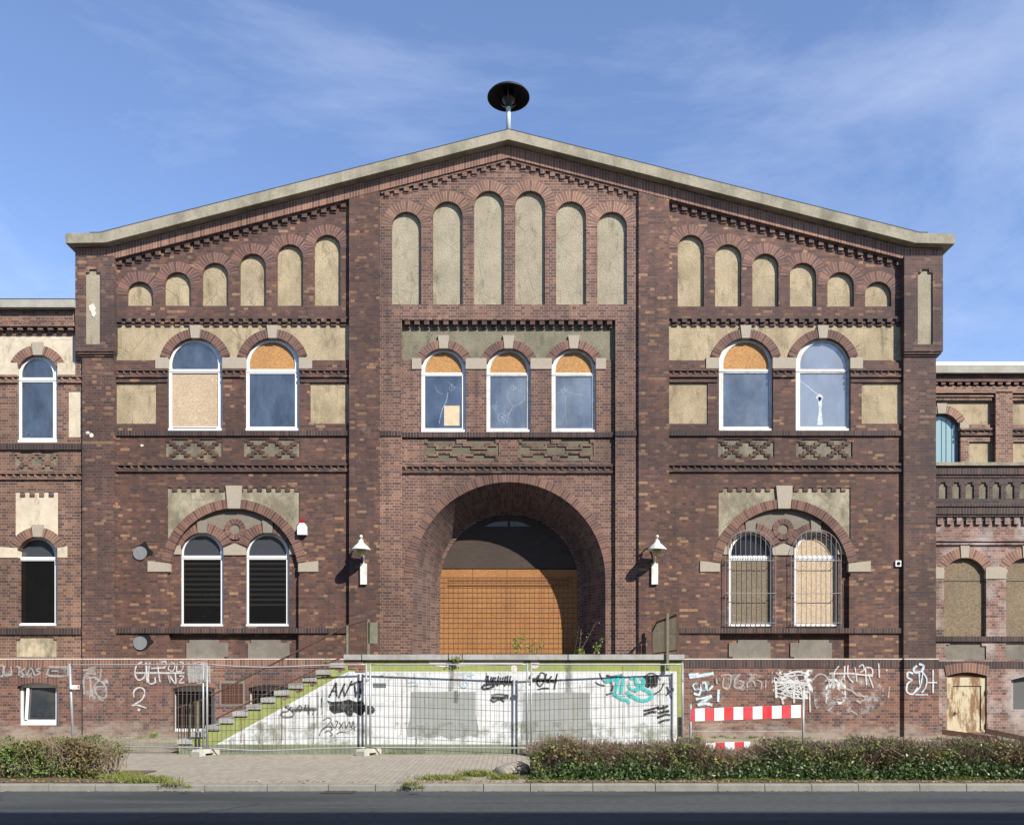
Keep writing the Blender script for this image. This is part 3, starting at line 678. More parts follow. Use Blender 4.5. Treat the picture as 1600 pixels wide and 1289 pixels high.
for i, (a, b) in enumerate(cw):
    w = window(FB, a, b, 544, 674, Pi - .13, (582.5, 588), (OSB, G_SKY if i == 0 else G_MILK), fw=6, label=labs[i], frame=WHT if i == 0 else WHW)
    o = Pi - .126; cr = MB()
    def burst(cx, cy, r, n=7):
        for k in range(n):
            t = rnd.uniform(0, 6.28); rr = r * rnd.uniform(.6, 1.5)
            cr.stroke([(cx, cy), (cx + rr * .5 * math.cos(t + .2), cy + rr * .5 * math.sin(t)), (cx + rr * math.cos(t), cy + rr * math.sin(t))], .34, o)
        cr.stroke([(cx + r * .45 * math.cos(t), cy + r * .45 * math.sin(t)) for t in [k * .7 for k in range(10)]], .45, o)
    if i == 0:
        burst(706, 606, 9); cr.stroke([(700, 613), (697, 628), (691, 640), (686, 662)], .9, o); cr.stroke([(680, 604), (684, 612), (692, 616)], .45, o)
        MB().pbox(694, 718, 634, 665, o + .003, o - .002).build('cardboard_patch', rough_mat('cardboard', (.62, .50, .33), None, 6, dirt=.2), w)
    elif i == 1:
        burst(802, 606, 8); burst(773, 636, 8); burst(784, 652, 14, 12); cr.stroke([(795, 612), (793, 622), (803, 634), (818, 626), (820, 618)], .55, o); cr.stroke([(803, 634), (796, 645), (792, 662)], .55, o)
    else:
        burst(880, 610, 8); cr.stroke([(885, 612), (900, 616), (912, 617)], .45, o); cr.stroke([(884, 618), (883, 640), (886, 664)], .4, o)
    cr.build('crack', CRACK, w)
# bullet hole in the pale right window
wr = [o for o in FB.children if o.name.startswith('window') and 'bullet' in o.get('label', '')][0]
cr = MB(); o_ = -.126
cr.stroke([(1244, 590), (1262, 604), (1277, 616)], .8, o_); cr.prism(blob(1281, 621, 5, 6), o_, o_ - .002); cr.prism([(1278.5, 626), (1284.5, 626), (1283.5, 640), (1285.5, 664), (1276.5, 664), (1279.5, 642)], o_, o_ - .002)
c_ = cr.build('crack', spray('glass_frost', (.62, .67, .72), .75, False), wr)
MB().prism(blob(1281, 623, 2.6, 3), o_ + .003, o_).build('hole', DARK, wr)
MB().strip([(593.5, 673), (627.3, 673)], [(593.5, 681), (627.3, 681)], Pc + .03, Pc - .02).build('sill_band', SOD, FB)
MB().strip([(961.7, 673), (996.5, 673)], [(961.7, 681), (996.5, 681)], Pc + .03, Pc - .02).build('sill_band', SOD, FB)
MB().strip([(627.8, 675), (961.2, 675)], [(627.8, 683), (961.2, 683)], Pi + .06, Pi - .02).build('sill_band', SOD, FB)
for x0 in (663, 811):
    p = MB().pbox(x0, x0 + 116.5, 686.5, 719.5, Pi - .022, Pi - .08).build('ornament_panel', PLM, FB); mb = MB()
    cnt = [0]
    def seg(a, b, c, d): cnt[0] += 1; mb.pbox(x0 + a, x0 + b, 687 + c, 687 + d, Pi + .002 + cnt[0] * .0007, Pi - .05)
    for k in (0, 55):
        seg(k + 5, k + 22, 6, 10); seg(k + 18, k + 22, 6, 14); seg(k + 18, k + 44, 11, 15); seg(k + 40, k + 44, 6, 15); seg(k + 40, k + 58, 6, 10)
        seg(k + 5, k + 22, 22, 26); seg(k + 18, k + 22, 19, 26); seg(k + 18, k + 44, 19, 22); seg(k + 40, k + 44, 19, 26); seg(k + 40, k + 58, 22, 26)
    seg(50, 66, 0, 6); seg(52, 64, 26, 32); seg(0, 5, 0, 5); seg(111, 116.5, 0, 5); seg(0, 5, 27, 32); seg(111, 116.5, 27, 32)
    mb.build('meander', BRG, p)
dogtooth(FB, BRS, 628, 961, 729, 739, Pi, .05)
# entrance arch with splayed reveal
rings_arch(FB, *EA, EA[2] + 13.5, Pi + .012, Pi - .1, VO, imp=0, name='entrance_arch')
k0 = (D - Pi) / F; XC = (EA[0] - HX) * k0; ZC = EYE + (HY - EA[1]) * k0; RF = EA[2] * k0; RB = 2.05; YB = 1.28; ZB = 2.2
fr = [(XC + RF, ZB)] + [(XC + RF * math.cos(R(t)), ZC + RF * math.sin(R(t))) for t in range(0, 181, 4)] + [(XC - RF, ZB)]
bk = [(XC + RB, ZB)] + [(XC + RB * math.cos(R(t)), ZC + RB * math.sin(R(t))) for t in range(0, 181, 4)] + [(XC - RB, ZB)]
mb = MB(); v = 0.0
for i in range(len(fr) - 1):
    A, B, C, E = (fr[i], -Pi), (fr[i + 1], -Pi), (bk[i + 1], YB), (bk[i], YB)
    q = [Vector((p[0], y, p[1])) for p, y in (A, B, C, E)]; L = (q[1] - q[0]).length
    mb.face([q[3], q[2], q[1], q[0]], [(v, 1.3), (v + L, 1.3), (v + L, 0), (v, 0)]); v += L
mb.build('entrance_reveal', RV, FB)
mb = MB()
for i in range(len(bk) - 1):
    a, b = bk[i], bk[i + 1]; a2 = (XC + (a[0] - XC) * .955, a[1] if a[1] <= ZC else ZC + (a[1] - ZC) * .955); b2 = (XC + (b[0] - XC) * .955, b[1] if b[1] <= ZC else ZC + (b[1] - ZC) * .955)
    mb.face([(a[0], YB, a[1]), (a2[0], YB, a2[1]), (b2[0], YB, b2[1]), (b[0], YB, b[1])]); mb.face([(a2[0], YB, a2[1]), (a2[0], YB + .12, a2[1]), (b2[0], YB + .12, b2[1]), (b2[0], YB, b2[1])])
mb.build('door_surround', BRG, FB)
od = -1.36
dr = MB().prism([(684, 888)] + arc(795.5, 906, 112, 172, 8, 30) + [(907, 888)], od, od - .1).build('gate', BOARD, FB, 'boarded central gate, dark panel above orange chipboard')
MB().pbox(683, 908, 889.5, 1030, od + .03, od - .05).build('chipboard', OSBD, dr)
MB().pbox(700, 890, 913, 915, od + .052, od).build('batten', rough_mat('batten_wood', (.2, .09, .035), None, 20), dr)
MB().pbox(700, 890, 905, 907, od + .048, od).build('batten', rough_mat('batten_wood', (.2, .09, .035), None, 20), dr)
for x in (738, 792, 846): MB().pbox(x, x + .7, 889.5, 1026, od + .0305, od).build('board_joint', DKM, dr)
fl = MB(); fl.prism([(757, 822.5), (793, 822.5), (793, 814), (775, 815), (765, 818)], od + .02, od); fl.prism([(797, 822.5), (828, 822.5), (818, 817), (808, 814.5), (797, 814)], od + .02, od); fl.build('fanlight', glass_mat('fanlight_pane', (.10, .13, .15), .2), dr)
gr = MB()
for k in range(30): gr.pbox(686 + k * 7.45, 686.42 + k * 7.45, 902, 1026, od + .036, od + .030)
for k in range(16): gr.pbox(684, 907, 902 + k * 7.9, 902.45 + k * 7.9, od + .040, od + .036)
gr.build('steel_mesh', RUST, dr)

# plinth
bw_ = [(269.5, 335.5, 1071, 1143), (388, 452, 1070, 1120)]
def segm(x0, x1, yt, yb_, rise=5): return [(x0, yb_), (x1, yb_)] + [(x1 + (x0 - x1) * i / 12, yt + rise - rise * math.sin(math.pi * i / 12)) for i in range(13)]
hb = [segm(*q) for q in bw_] + [[(344, 1065), (381, 1065), (381, 1101), (344, 1101)]]
MB().prism([(176, 1030), (560, 1030), (560, 1165), (176, 1165)], .06, -.3, hb).build('plinth', BRP, FB)
MB().prism([(560, 1030), (1416, 1030), (1416, 1165), (560, 1165)], .06, -.3, []).build('plinth', BRP, FB)
MB().pbox(129, 179.5, 1030, 1165, .155, -.3).build('plinth', BRP, FB)
MB().pbox(1413, 1467, 1030, 1165, .155, -.3).build('plinth', BRP, FB)
for a, b, o in ((176, 560, .06), (1030, 1416, .06), (129, 179.5, .155), (1413, 1467, .155)):
    MB().strip([(a, 1030.2), (b, 1030.2)], [(a, 1043), (b, 1043)], o + .012, o - .05).build('plinth_band', SO if a < 1000 else SOD, FB)
    MB().pbox(a, b, 1028.6, 1030.2, o + .02, -.1).build('plinth_ledge', PATCH, FB)
for i, q in enumerate(bw_):
    w = MB().prism(segm(*q), -.12, -.2, [[(q[0] + 4.5, q[3] - 5), (q[1] - 4.5, q[3] - 5), (q[1] - 4.5, q[2] + 9), (q[0] + 4.5, q[2] + 9)]]).build('basement_window', WHT, FB)
    MB().pbox(q[0] + 3, q[1] - 3, q[2] + 7, q[3] - 4, -.17, -.2).build('pane', G_DARK, w)
    gr = MB()
    for k in range(10): xx = q[0] + 3 + (q[1] - q[0] - 6) * k / 9; gr.tube([P(xx, q[3] - 2, .02), P(xx, q[2] + 3, .02)], .007, 5)
    gr.tube([P(q[0] - 2 + (q[1] - q[0] + 4) * k / 10, q[2] + 4 - 4 * math.sin(math.pi * k / 10), .05) for k in range(11)], .016, 6)
    gr.build('grille', RUST, w)
v = MB().prism([(343, 1064), (382, 1064), (382, 1102), (343, 1102)], .066, .0, [[(345.5, 1067), (379.5, 1067), (379.5, 1100), (345.5, 1100)]])
v = v.build('vent', STD, FB); mb = MB()
for k in range(13): mb.pbox(345, 380, 1068 + k * 2.5, 1069.6 + k * 2.5, .055, .02)
for k in range(1, 4): mb.pbox(345 + k * 8.8, 346 + k * 8.8, 1067, 1100, .06, .03)
mb.pbox(345, 380, 1066, 1101, .015, .0); mb.build('slats', rough_mat('rusty_slats', (.13, .06, .04), None, 15), v)

# flue stubs, patches
for cx, cy, o in ((219, 864, 0.0), (219, 1004.5, 0.0)):
    h = MB().prism(blob(cx + 4, cy - 2, 15, 14, 16, .34), o + .004, o).build('flue_hole', DARK, FB)
    MB().prism(arc(cx - .5, cy, 10.6, 0, 348, 26), o + .03, o).build('flue_cap', rough_mat('zinc', (.20, .205, .21), (.13, .135, .14), 14, rough=.5), h)
mb = MB()
for cx, cy, rx, ry in ((137, 676, 4, 3), (143, 680, 4, 4.5), (222, 696, 3.6, 2.4)): mb.prism(blob(cx, cy, rx * .8, ry * .75), (.104 if cx < 170 else .004), (.09 if cx < 170 else -.01))
mb.prism(blob(144, 482, 5, 7), .16, .14); mb.prism(blob(146, 490, 3.6, 5), .164, .14)
mb.build('plaster_patch', PATCH, FB)

# ================================================================== wings
LW = thing('side_wing', 'lower brick side wing with cream panels and light mortar at the left end', 'building', (-13.5, 1, 0))
hol = [opening(26.5, 90, 553.5, 690)[:0] or None]
UN = [(-400, 524), (118, 524), (118, 588), (90, 588), (90, 691), (26.5, 691), (26.5, 588), (-400, 588)]
hols = [UN, [(107, 611), (126, 611), (126, 683), (107, 683)], [(23, 706), (91, 706), (91, 735), (23, 735)]]
sp = [(24, 836), (24, 768)]
for i in range(5):
    a = 24 + 67 * i / 4.5; b = a + 67 / 9; c = a + 67 / 4.5
    sp += [(a, 768), (min(b, 91), 768), (min(b, 91), 776), (min(c, 91), 776)]
sp = [p for i, p in enumerate(sp) if i == 0 or p != sp[i - 1]]
sp += [(91, 836)]
lowo = sp[:-1] + [(91, 836), (91, 850), (90, 850), (90, 977), (26.5, 977), (26.5, 850), (24, 850)]
lowo = [p for i, p in enumerate(lowo) if i == 0 or p != lowo[i - 1]]
hols += [lowo, [(25, 1026), (25, 999), (31, 999), (31, 995), (84, 995), (84, 999), (89, 999), (89, 1026)]]
MB().prism([(-420, 480), (132, 480), (132, 1040), (-420, 1040)], 0.0, -.35, hols).build('wall', BRW, LW)
MB().prism([(-420, 470), (132, 470), (132, 1160), (-420, 1160)], -.4, -14, back=True).build('rear_wall', BRW, LW)
MB().pbox(-420, 116, 468, 480, .26, -1.2).build('coping', COL_, LW)
MB().pbox(-420, 116, 466.5, 468, .20, -14).build('roof', FELT, LW)
mb = MB(); mb.pbox(-420, 120, 479, 504, .10, -.1); mb.pbox(-420, 120, 504, 510, .14, -.1); dentils(mb, -420, 118, lambda x: 510, 15.7, 8, .11, -.05, 5.5, 4.5); mb.build('cornice', BRW, LW)
MB().prism([(-410, 518), (124, 518), (124, 600)] + [(90, 600)] + arc(58.2, 586, 33, 0, 180, 20) + [(26, 600), (-410, 600)], -.02, -.3).build('render_field', PLW, LW)
rings_arch(LW, 58.2, 586, 31.8, 46.5, .0, -.3, VOP, key=True, imp=24, kh=(5, 0), kw=(9, 7))
for a, b in ((-30, 26.8), (89.6, 105)): MB().pbox(a, b, 567, 587, .012, -.3).build('impost', PLW, LW)
window(LW, 26.5, 90, 554, 690, -.13, (590, 597), (G_SKY, G_SKY), fw=7)
dogtooth(LW, BRW, -420, 26, 589, 598, 0.0, .045); dogtooth(LW, BRW, 90.5, 128, 589, 598, 0.0, .045)
MB().pbox(106, 127, 610, 684, -.02, -.3).build('render_panel', PLW, LW)
MB().strip([(-420, 693), (129, 693)], [(-420, 702.5), (129, 702.5)], .05, -.05).build('sill_band', SOD, LW)
wood_x_lattice(LW, 23, 91, 706, 735, 0.0, BRW, PLL)
dogtooth(LW, BRW, -420, 128, 740, 749, 0.0, .05)
MB().prism([(22, 764), (93, 764), (93, 871)] + arc(58.2, 870, 33, 0, 180, 20) + [(22, 871)], -.02, -.3).build('render_panel', PLW, LW)
rings_arch(LW, 58.2, 870, 31.8, 46.5, .012, -.3, VOP, key=True, imp=22, kh=(4, 0), kw=(9, 7))
for a, b in ((-40, 26.8), (89.6, 105)): MB().prism([(a, 871), (b, 871), (b, 853 if a > 0 else 856), (a if a > 0 else -20, 856 if a > 0 else 853)], .014, -.3).build('impost', PLW, LW)
window(LW, 26.5, 90, 838, 977, -.2, (870, 876), (G_FAN, G_DARK), fw=4.6)
MB().strip([(-420, 981), (128, 981)], [(-420, 991), (128, 991)], .05, -.05).build('sill_band', SOD, LW)
MB().pbox(23, 91, 993, 1028, -.03, -.3).build('render_panel', PLS, LW)
MB().prism([(-420, 1030), (131, 1030), (131, 1165), (-420, 1165)], .06, -.3, [segm(27, 91, 1066, 1133, 6)]).build('plinth', BRP, LW)
MB().strip([(-420, 1030.2), (130, 1030.2)], [(-420, 1043), (130, 1043)], .07, -.05).build('plinth_band', SO, LW)
MB().pbox(-420, 130, 1028.6, 1030.2, .08, -.1).build('plinth_ledge', PATCH, LW)
w = MB().prism([(27, 1133), (91, 1133), (91, 1066), (27, 1066)], -.10, -.2, [[(36, 1124), (87, 1124), (87, 1074), (36, 1074)]]).build('basement_window', WHT, LW)
MB().pbox(34, 89, 1072, 1126, -.13, -.16).build('pane', glass_mat('basement_pane', (.03, .035, .045), .2, .03, .5, (.13, .12, .08)), w)
MB().prism([(38.5, 1124), (42, 1124), (45, 1074), (41.5, 1074)], -.06, -.11).build('casement', WHT, w)
MB().strip([(27 + 64 * i / 8, 1053 - 5 * math.sin(math.pi * i / 8)) for i in range(9)], [(27 + 64 * i / 8, 1072 - 5.8 * math.sin(math.pi * i / 8)) for i in range(9)], .064, -.05).build('lintel_arch', VO, LW)

RW = thing('side_wing', 'pale weathered brick side wing with parapet terrace and rusty door at the right end', 'building', (13.5, 1, 0))
ro = -.12
hA = [opening(1475, 1541, 871, 1003), opening(1572, 1638, 871, 1003)]
MB().prism([(1455, 800), (2000, 800), (2000, 1040), (1455, 1040)], ro, ro - .3, hA + [[(1478, 1030), (1478, 1007), (1484, 1007), (1484, 1004), (1534, 1004), (1534, 1009), (1541, 1009), (1541, 1030)], [(1572, 1030), (1572, 1005), (1640, 1005), (1640, 1030)]]).build('wall', BRR, RW)
for a, b in ((1475, 1541), (1572, 1638)):
    r = (b - a) / 2
    bd = MB().prism(opening(a, b, 871, 1003, 1), ro - .10, ro - .2).build('board', OSBG, RW)
    MB().pbox(a - 1, b + 1, 907, 908, ro - .092, ro - .1).build('joint', DKM, bd)
    rings_arch(RW, (a + b) / 2, 871 + r, r, r + 15, ro + .008, ro - .15, VOP, key=True, imp=26, kh=(4, 0), kw=(7, 6))
for a, b in ((1455, 1475.5), (1540.5, 1572.5)): MB().pbox(a, b, 886, 904, ro + .016, ro - .15).build('impost', ST, RW)
MB().pbox(1477, 1542, 1003, 1031, ro - .03, ro - .2).build('render_panel', PLP, RW); MB().pbox(1571, 1641, 1004, 1031, ro - .03, ro - .2).build('render_panel', PLP, RW)
mb = MB()
for y in (842.5, 848): mb.pbox(1462, 2000, y, y + 3, ro + .05, ro - .1)
mb.build('string_course', BRR, RW)
MB().strip([(1462, 994), (2000, 994)], [(1462, 1002), (2000, 1002)], ro + .05, ro - .05).build('sill_band', SOD, RW)
MB().strip([(1462, 1033), (2000, 1033)], [(1462, 1044), (2000, 1044)], ro + .03, ro - .05).build('plinth_band', SOD, RW)
MB().prism([(1458, 1036), (2000, 1036), (2000, 1165), (1458, 1165)], ro + .02, ro - .3, [segm(1480, 1542, 1050, 1145, 6), segm(1580, 1650, 1056, 1110, 6)]).build('plinth', BRR, RW)
MB().strip([(1476 + 70 * i / 8, 1040 - 5 * math.sin(math.pi * i / 8)) for i in range(9)], [(1479 + 64 * i / 8, 1056 - 6 * math.sin(math.pi * i / 8)) for i in range(9)], ro + .045, ro - .05).build('lintel_arch', VOP, RW)
w = MB().prism([(1580, 1112), (1650, 1112), (1650, 1052), (1580, 1052)], ro - .1, ro - .2, [[(1583, 1108), (1647, 1108), (1647, 1058), (1583, 1058)]]).build('basement_window', rough_mat('grey_frame', (.3, .3, .3), None, 10), RW)
MB().pbox(1582, 1648, 1056, 1110, ro - .13, ro - .16).build('pane', glass_mat('grey_pane', (.12, .12, .12), .15, .1), w)
# rusty door
def rust_door():
    s = NT('rusted_cream_paint'); a = s.noise(4.5, 8, (1, 1, .3), .72); b = s.noise(30, 4)
    col = s.mix(s.ramp(b, [(.3, 0.0), (.7, 1.0)]), (.40, .34, .23), (.50, .44, .31))
    col = s.mix(s.ramp(a, [(.485, 0.0), (.585, .88)]), col, (.15, .072, .032)); return s.out(col)
RD = rust_door()
dr = MB().prism([(1480, 1144), (1542, 1144), (1542, 1058), (1480, 1058)], ro - .02, ro - .2, [[(1489, 1142), (1533, 1142), (1533, 1071), (1489, 1071)]]).build('door', RD, RW, 'small rust-streaked cream steel door')
MB().pbox(1488, 1534, 1070, 1143, ro - .05, ro - .12).build('door_leaf', RD, dr)
MB().pbox(1481, 1541, 1051, 1059, ro - .04, ro - .2).build('lintel', RUST, dr)
mb = MB(); mb.pbox(1491, 1494, 1112, 1116, ro - .03, ro - .06); mb.tube([P(1492.5, 1114, ro - .03), P(1492.5, 1114, ro + .02), P(1496, 1114, ro + .02)], .01, 6); mb.build('handle', RUST, dr)
mb = MB()
for y in (1078, 1130): mb.pbox(1541, 1543.5, y, y + 7, ro + .03, ro - .03)
mb.build('hinge', RUST, dr)
# parapet terrace
px_ = MB(); hn = []
k = 0; x = 1467.0
while x < 1800:
    hn.append([(x, 779), (x, 758), (x + 2.5, 758), (x + 2.5, 753.5), (x + 10.5, 753.5), (x + 10.5, 758), (x + 13, 758), (x + 13, 779)]); x += 21
par = MB().prism([(1455, 740), (2000, 740), (2000, 790), (1455, 790)], ro + .03, ro - .25, hn).build('parapet', brick_mat('brick_parapet', PALD, (.17, .15, .13), soot=.6, sootpos=.45), RW)
MB().pbox(1456, 1990, 745, 785, ro - .01, ro - .2).build('blind_panel', PLL, par)
MB().pbox(1455, 2000, 722, 727, ro + .14, ro - .35).build('parapet_coping', CO, par)
mb = MB().strip([(1455, 729), (2000, 729)], [(1455, 741), (2000, 741)], ro + .08, ro - .2); mb.pbox(1455, 2000, 742.5, 745.5, ro + .05, ro - .1); mb.pbox(1455, 2000, 727, 729, ro + .05, ro - .2); mb.build('frieze', SOD, par)
mb = MB().strip([(1455, 791), (2000, 791)], [(1455, 803), (2000, 803)], ro + .12, ro - .2); mb.pbox(1455, 2000, 787.5, 791, ro + .15, ro - .2); mb.pbox(1455, 2000, 803, 807, ro + .09, ro - .2); mb.build('cornice', SOD, par)
mb = MB(); dentils(mb, 1462, 2000, lambda x: 807, 15, 8.5, ro + .06, ro - .05, 12, 0); mb.build('corbel_course', BRR, par)
uo = -2.3                                # upper storey stands back behind the parapet
MB().box(11.2, 30, -uo - 2.2, -uo + .2, P(0, 800, 0).z - .2, P(0, 800, 0).z).build('terrace_floor', CO, RW)
hU2 = [[(1440, 628), (1549, 628), (1549, 663), (1512, 663), (1501, 663), (1501, 760), (1440, 760)], [(1514, 690), (1549, 690), (1549, 740), (1514, 740)], [(1583, 628), (1690, 628), (1690, 663), (1583, 663)], [(1583, 690), (1690, 690), (1690, 740), (1583, 740)]]
MB().prism([(1420, 575), (2000, 575), (2000, 770), (1420, 770)], uo, uo - .3, hU2).build('upper_wall', BRW, RW)
mb = MB(); mb.prism([(1500, 620), (1551, 620), (1551, 670)] + [(1500.5, 670)] + arc(1472, 675, 29, 20, 90, 10) + [(1472, 620)], uo - .05, uo - .2); mb.pbox(1511, 1551, 688, 742, uo - .05, uo - .2); mb.pbox(1580, 1695, 620, 665, uo - .05, uo - .2); mb.pbox(1580, 1695, 688, 742, uo - .05, uo - .2); mb.build('roughcast_panel', PL, RW)
rings_arch(RW, 1472, 674, 28.5, 41, uo + .01, uo - .2, VOP, key=True, imp=28, kh=(3, 0), kw=(8, 6))
MB().pbox(1500.3, 1514, 660, 672, uo + .015, uo - .2).build('impost', ST, RW)
w = MB().prism(opening(1443.5, 1500.5, 645.5, 760), uo - .1, uo - .2, [opening(1446, 1498, 648, 757)]).build('window', DKM, RW)
pn = MB().prism(opening(1445, 1499, 647, 758), uo - .14, uo - .16).build('pane', G_TEAL, w)
mb = MB()
for x in (1471, 1478, 1487, 1493): mb.pbox(x, x + 1.2, 655, 757, uo - .13, uo - .15)
mb.build('curtain_fold', rough_mat('curtain_teal', (.13, .22, .235), None, 8), w)
dogtooth(RW, BRS, 1501.5, 1551, 672, 680, uo, .05, 9.5); dogtooth(RW, BRS, 1582, 1700, 672, 680, uo, .05, 9.5)
mb = MB(); mb.pbox(1556, 1582, 612, 770, uo + .12, uo - .1); mb.pbox(1420, 2000, 603, 614, uo + .12, uo - .1); mb.pbox(1420, 1556, 617, 620, uo + .07, uo - .1); mb.pbox(1420, 1556, 622.5, 625.5, uo + .035, uo - .1); mb.pbox(1582, 2000, 617, 620, uo + .07, uo - .1); mb.pbox(1582, 2000, 622.5, 625.5, uo + .035, uo - .1); mb.build('pilaster', BRW, RW)
mb = MB(); mb.pbox(1420, 2000, 582, 592, uo + .12, uo - .1); mb.pbox(1420, 2000, 592, 596, uo + .19, uo - .1); dentils(mb, 1430, 2000, lambda x: 596, 12.6, 7, uo + .17, uo - .05, 5, 4.5); mb.build('cornice', BRS, RW)
MB().pbox(1420, 2000, 571, 582.5, uo + .25, uo - 1).build('coping', COL_, RW)
MB().pbox(1420, 2000, 565.5, 570.5, uo - 1.5, uo - 12).build('roof', rough_mat('white_roof_edge', (.8, .8, .8), None, 5), RW)
MB().prism([(1420, 578), (2000, 578), (2000, 1160), (1420, 1160)], uo - .4, uo - 12, back=True).build('rear_wall', BRW, RW)

# ================================================================== siren on the ridge
c = P(794.5, 203, -.25); cz = P(794.5, 150, -.25).z
SR = thing('siren', 'black mushroom-shaped siren on a pale mast above the gable ridge', 'siren', c)
MB().tube([c + Vector((0, 0, -.15)), (c.x, c.y, cz - .12)], .062, 12).build('mast', rough_mat('pale_blue_paint', (.45, .53, .55), None, 8, rough=.5), SR, smooth_=True)
MB().lathe([(.0, .30), (.1, .29), (.25, .22), (.42, .10), (.53, .02), (.57, -.03), (.575, -.06), (.55, -.06), (.50, -.02), (.35, .05), (.2, .09), (.0, .10)], (c.x, c.y, cz), 40).build('dish', BLK, SR, smooth_=True)
MB().lathe([(.0, .10), (.13, .10), (.13, -.08), (.17, -.09), (.17, -.14), (.10, -.16), (.10, -.3), (.063, -.32)], (c.x, c.y, cz), 24).build('motor', DKM, SR, smooth_=True)
mb = MB()
for k in range(3):
    t = k * 2.09 + .5; mb.tube([(c.x + .1 * math.cos(t), c.y + .1 * math.sin(t), cz - .28), (c.x + .2 * math.cos(t), c.y + .2 * math.sin(t), cz - .2), (c.x + .3 * math.cos(t), c.y + .3 * math.sin(t), cz + .06)], .018, 6)
mb.build('bracket', DKM, SR)

# ================================================================== wall lamps
GLOBE = rough_mat('yellowed_globe', (.42, .35, .17), (.34, .28, .13), 6, rough=.25, bump=.05)
def lamp(px, label, tilt):
    b = P(px, 898, .13); L = thing('wall_lamp', label, 'lamp', b, group='lamps beside the entrance')
    x, y, z = b
    MB().box(x - .085, x + .085, y - .07, y - .005, z - .26, z + .30).build('mounting_column', WHW, L)
    q = .42; top = P(px, 853, .13).z
    mb = MB().tube(smooth([(x, y - .05, z + .25), (x, y - .08, z + .62), (x, y - .22, z + .93), (x, y - q + .02, z + .98), (x, y - q, z + .88)]), .018, 8)
    mb.lathe([(0, .045), (.04, .03), (.045, 0), (.03, -.03), (0, -.04)], (x, y - q, z + .95), 12); mb.build('arm', WHW, L, smooth_=True)
    MB().lathe([(.02, .88), (.06, .84), (.075, .79), (.10, .76), (.15, .72), (.245, .62), (.25, .60), (.235, .60), (.14, .68), (.0, .70)], (x, y - q, z), 28).build('shade', WHW, L, smooth_=True)
    MB().lathe([(.10, .69), (.12, .60), (.115, .53), (.08, .46), (.03, .42), (0, .415)], (x, y - q, z), 20).build('globe', GLOBE, L, smooth_=True)
lamp(568.5, 'white wall lamp with cone shade, rusted, on the pilaster left of the archway', 0)
lamp(1022.5, 'white wall lamp with cone shade on the pilaster right of the archway', 1)
# alarm box, camera box
b = P(471.5, 823, .0); A = thing('alarm_box', 'white alarm box with a red beacon on top beside the left window arch', 'alarm', b)
MB().prism([(464.5, 835), (478.5, 835), (478.5, 822), (475, 817), (468, 817), (464.5, 822)], .13, .005, back=True).build('housing', WHT, A)
MB().pbox(468, 475, 811.5, 817, .10, .02).build('beacon', rough_mat('red_beacon', (.35, .015, .03), None, 5, rough=.3), A)
b = P(1404, 880, .10); A = thing('wall_vent', 'small square white plate with a black round opening near the right pier', 'vent', b)
MB().pbox(1399.5, 1408.8, 875.5, 884.8, .05, .002).build('plate', WHT, A); MB().prism(arc(1404.2, 880.2, 3, 0, 340, 16), .056, .05).build('opening', DARK, A)

# ================================================================== terrace with stairs
to = D - 18.75
T = thing('entrance_terrace', 'raised entrance terrace with white mural wall and flight of concrete steps', 'terrace', (0, -to / 2, 0))
steps = [(515 - 21.65 * k, 538 - 21.65 * k, 1035.5 + 10.85 * k) for k in range(12)]
prof = [(537.5, 1030)]
for a, b, y in steps: prof += [(b - 1, y + 7), (a + 2, y + 7)]
prof += [(280, 1180), (1067, 1180), (1067, 1030)]
MB().prism(prof, to, to - 1.5, back=True).build('side_wall', YG, T)
MB().prism([(537.5, 1030), (1067, 1030), (1067, 1180), (537.5, 1180)], to - 1.5, -.1).build('core', GB, T)
MB().pbox(537, 1069.5, 1022.2, 1030.6, to + .07, -.05).build('slab', SLAB, T)
mb = MB()
for x in (564.5, 700, 887, 722, 1044): mb.pbox(x, x + 1.2, 1021.8, 1030.9, to + .073, to)
mb.build('slab_joint', DARK, T)
for k, (a, b, y) in enumerate(steps):
    MB().pbox(a + rnd.uniform(-.6, .6), b, y + rnd.uniform(-.4, .4), y + 7.2, to + .04, to - 1.5).build('step', SLAB, T)
mb = MB()                               # broken brick filling under the treads
for k, (a, b, y) in enumerate(steps[:5]):
    for j in range(3): mb.pbox(b - 14 + j * 5 + rnd.uniform(-1, 1), b - 9 + j * 5, y + 7.3 + (j % 2) * 3, y + 10.3 + (j % 2) * 3, to + .012 + j * .004, to - .1)
mb.pbox(541, 567, 1031, 1038, to + .015, to - .1); mb.pbox(545, 571, 1038, 1045, to + .02, to - .1); mb.pbox(555, 570, 1045, 1050, to + .012, to - .1)
mb.build('broken_brick', brick_mat('brick_broken', [(0, (.16, .06, .04)), (.5, (.26, .10, .06)), (1, (.36, .22, .15))], (.35, .3, .26), soot=.3), T)
MB().prism([(338, 1162.5), (532, 1055), (545, 1049), (1057.5, 1048.6), (1057.5, 1162.5)], to + .004, to - .02).build('white_mural', WP, T)
MB().prism([(284, 1163.5), (1067, 1163.5), (1067, 1180), (278, 1180)], to + .005, to - .02).build('mossy_base', GB, T)
MB().prism([(642, 1080.5), (743.5, 1080.5), (743, 1115), (748, 1140), (747, 1152), (735, 1149), (715, 1152), (705, 1156), (690, 1149), (672, 1153), (655, 1149), (637, 1151), (636, 1140), (641, 1120)], to + .008, to - .01).build('grey_patch', GP, T)
MB().prism([(818, 1081.5), (922, 1081.5), (922, 1120), (926, 1135), (926, 1152), (815, 1156), (813, 1140), (817, 1120)], to + .008, to - .01).build('grey_patch', GP, T)
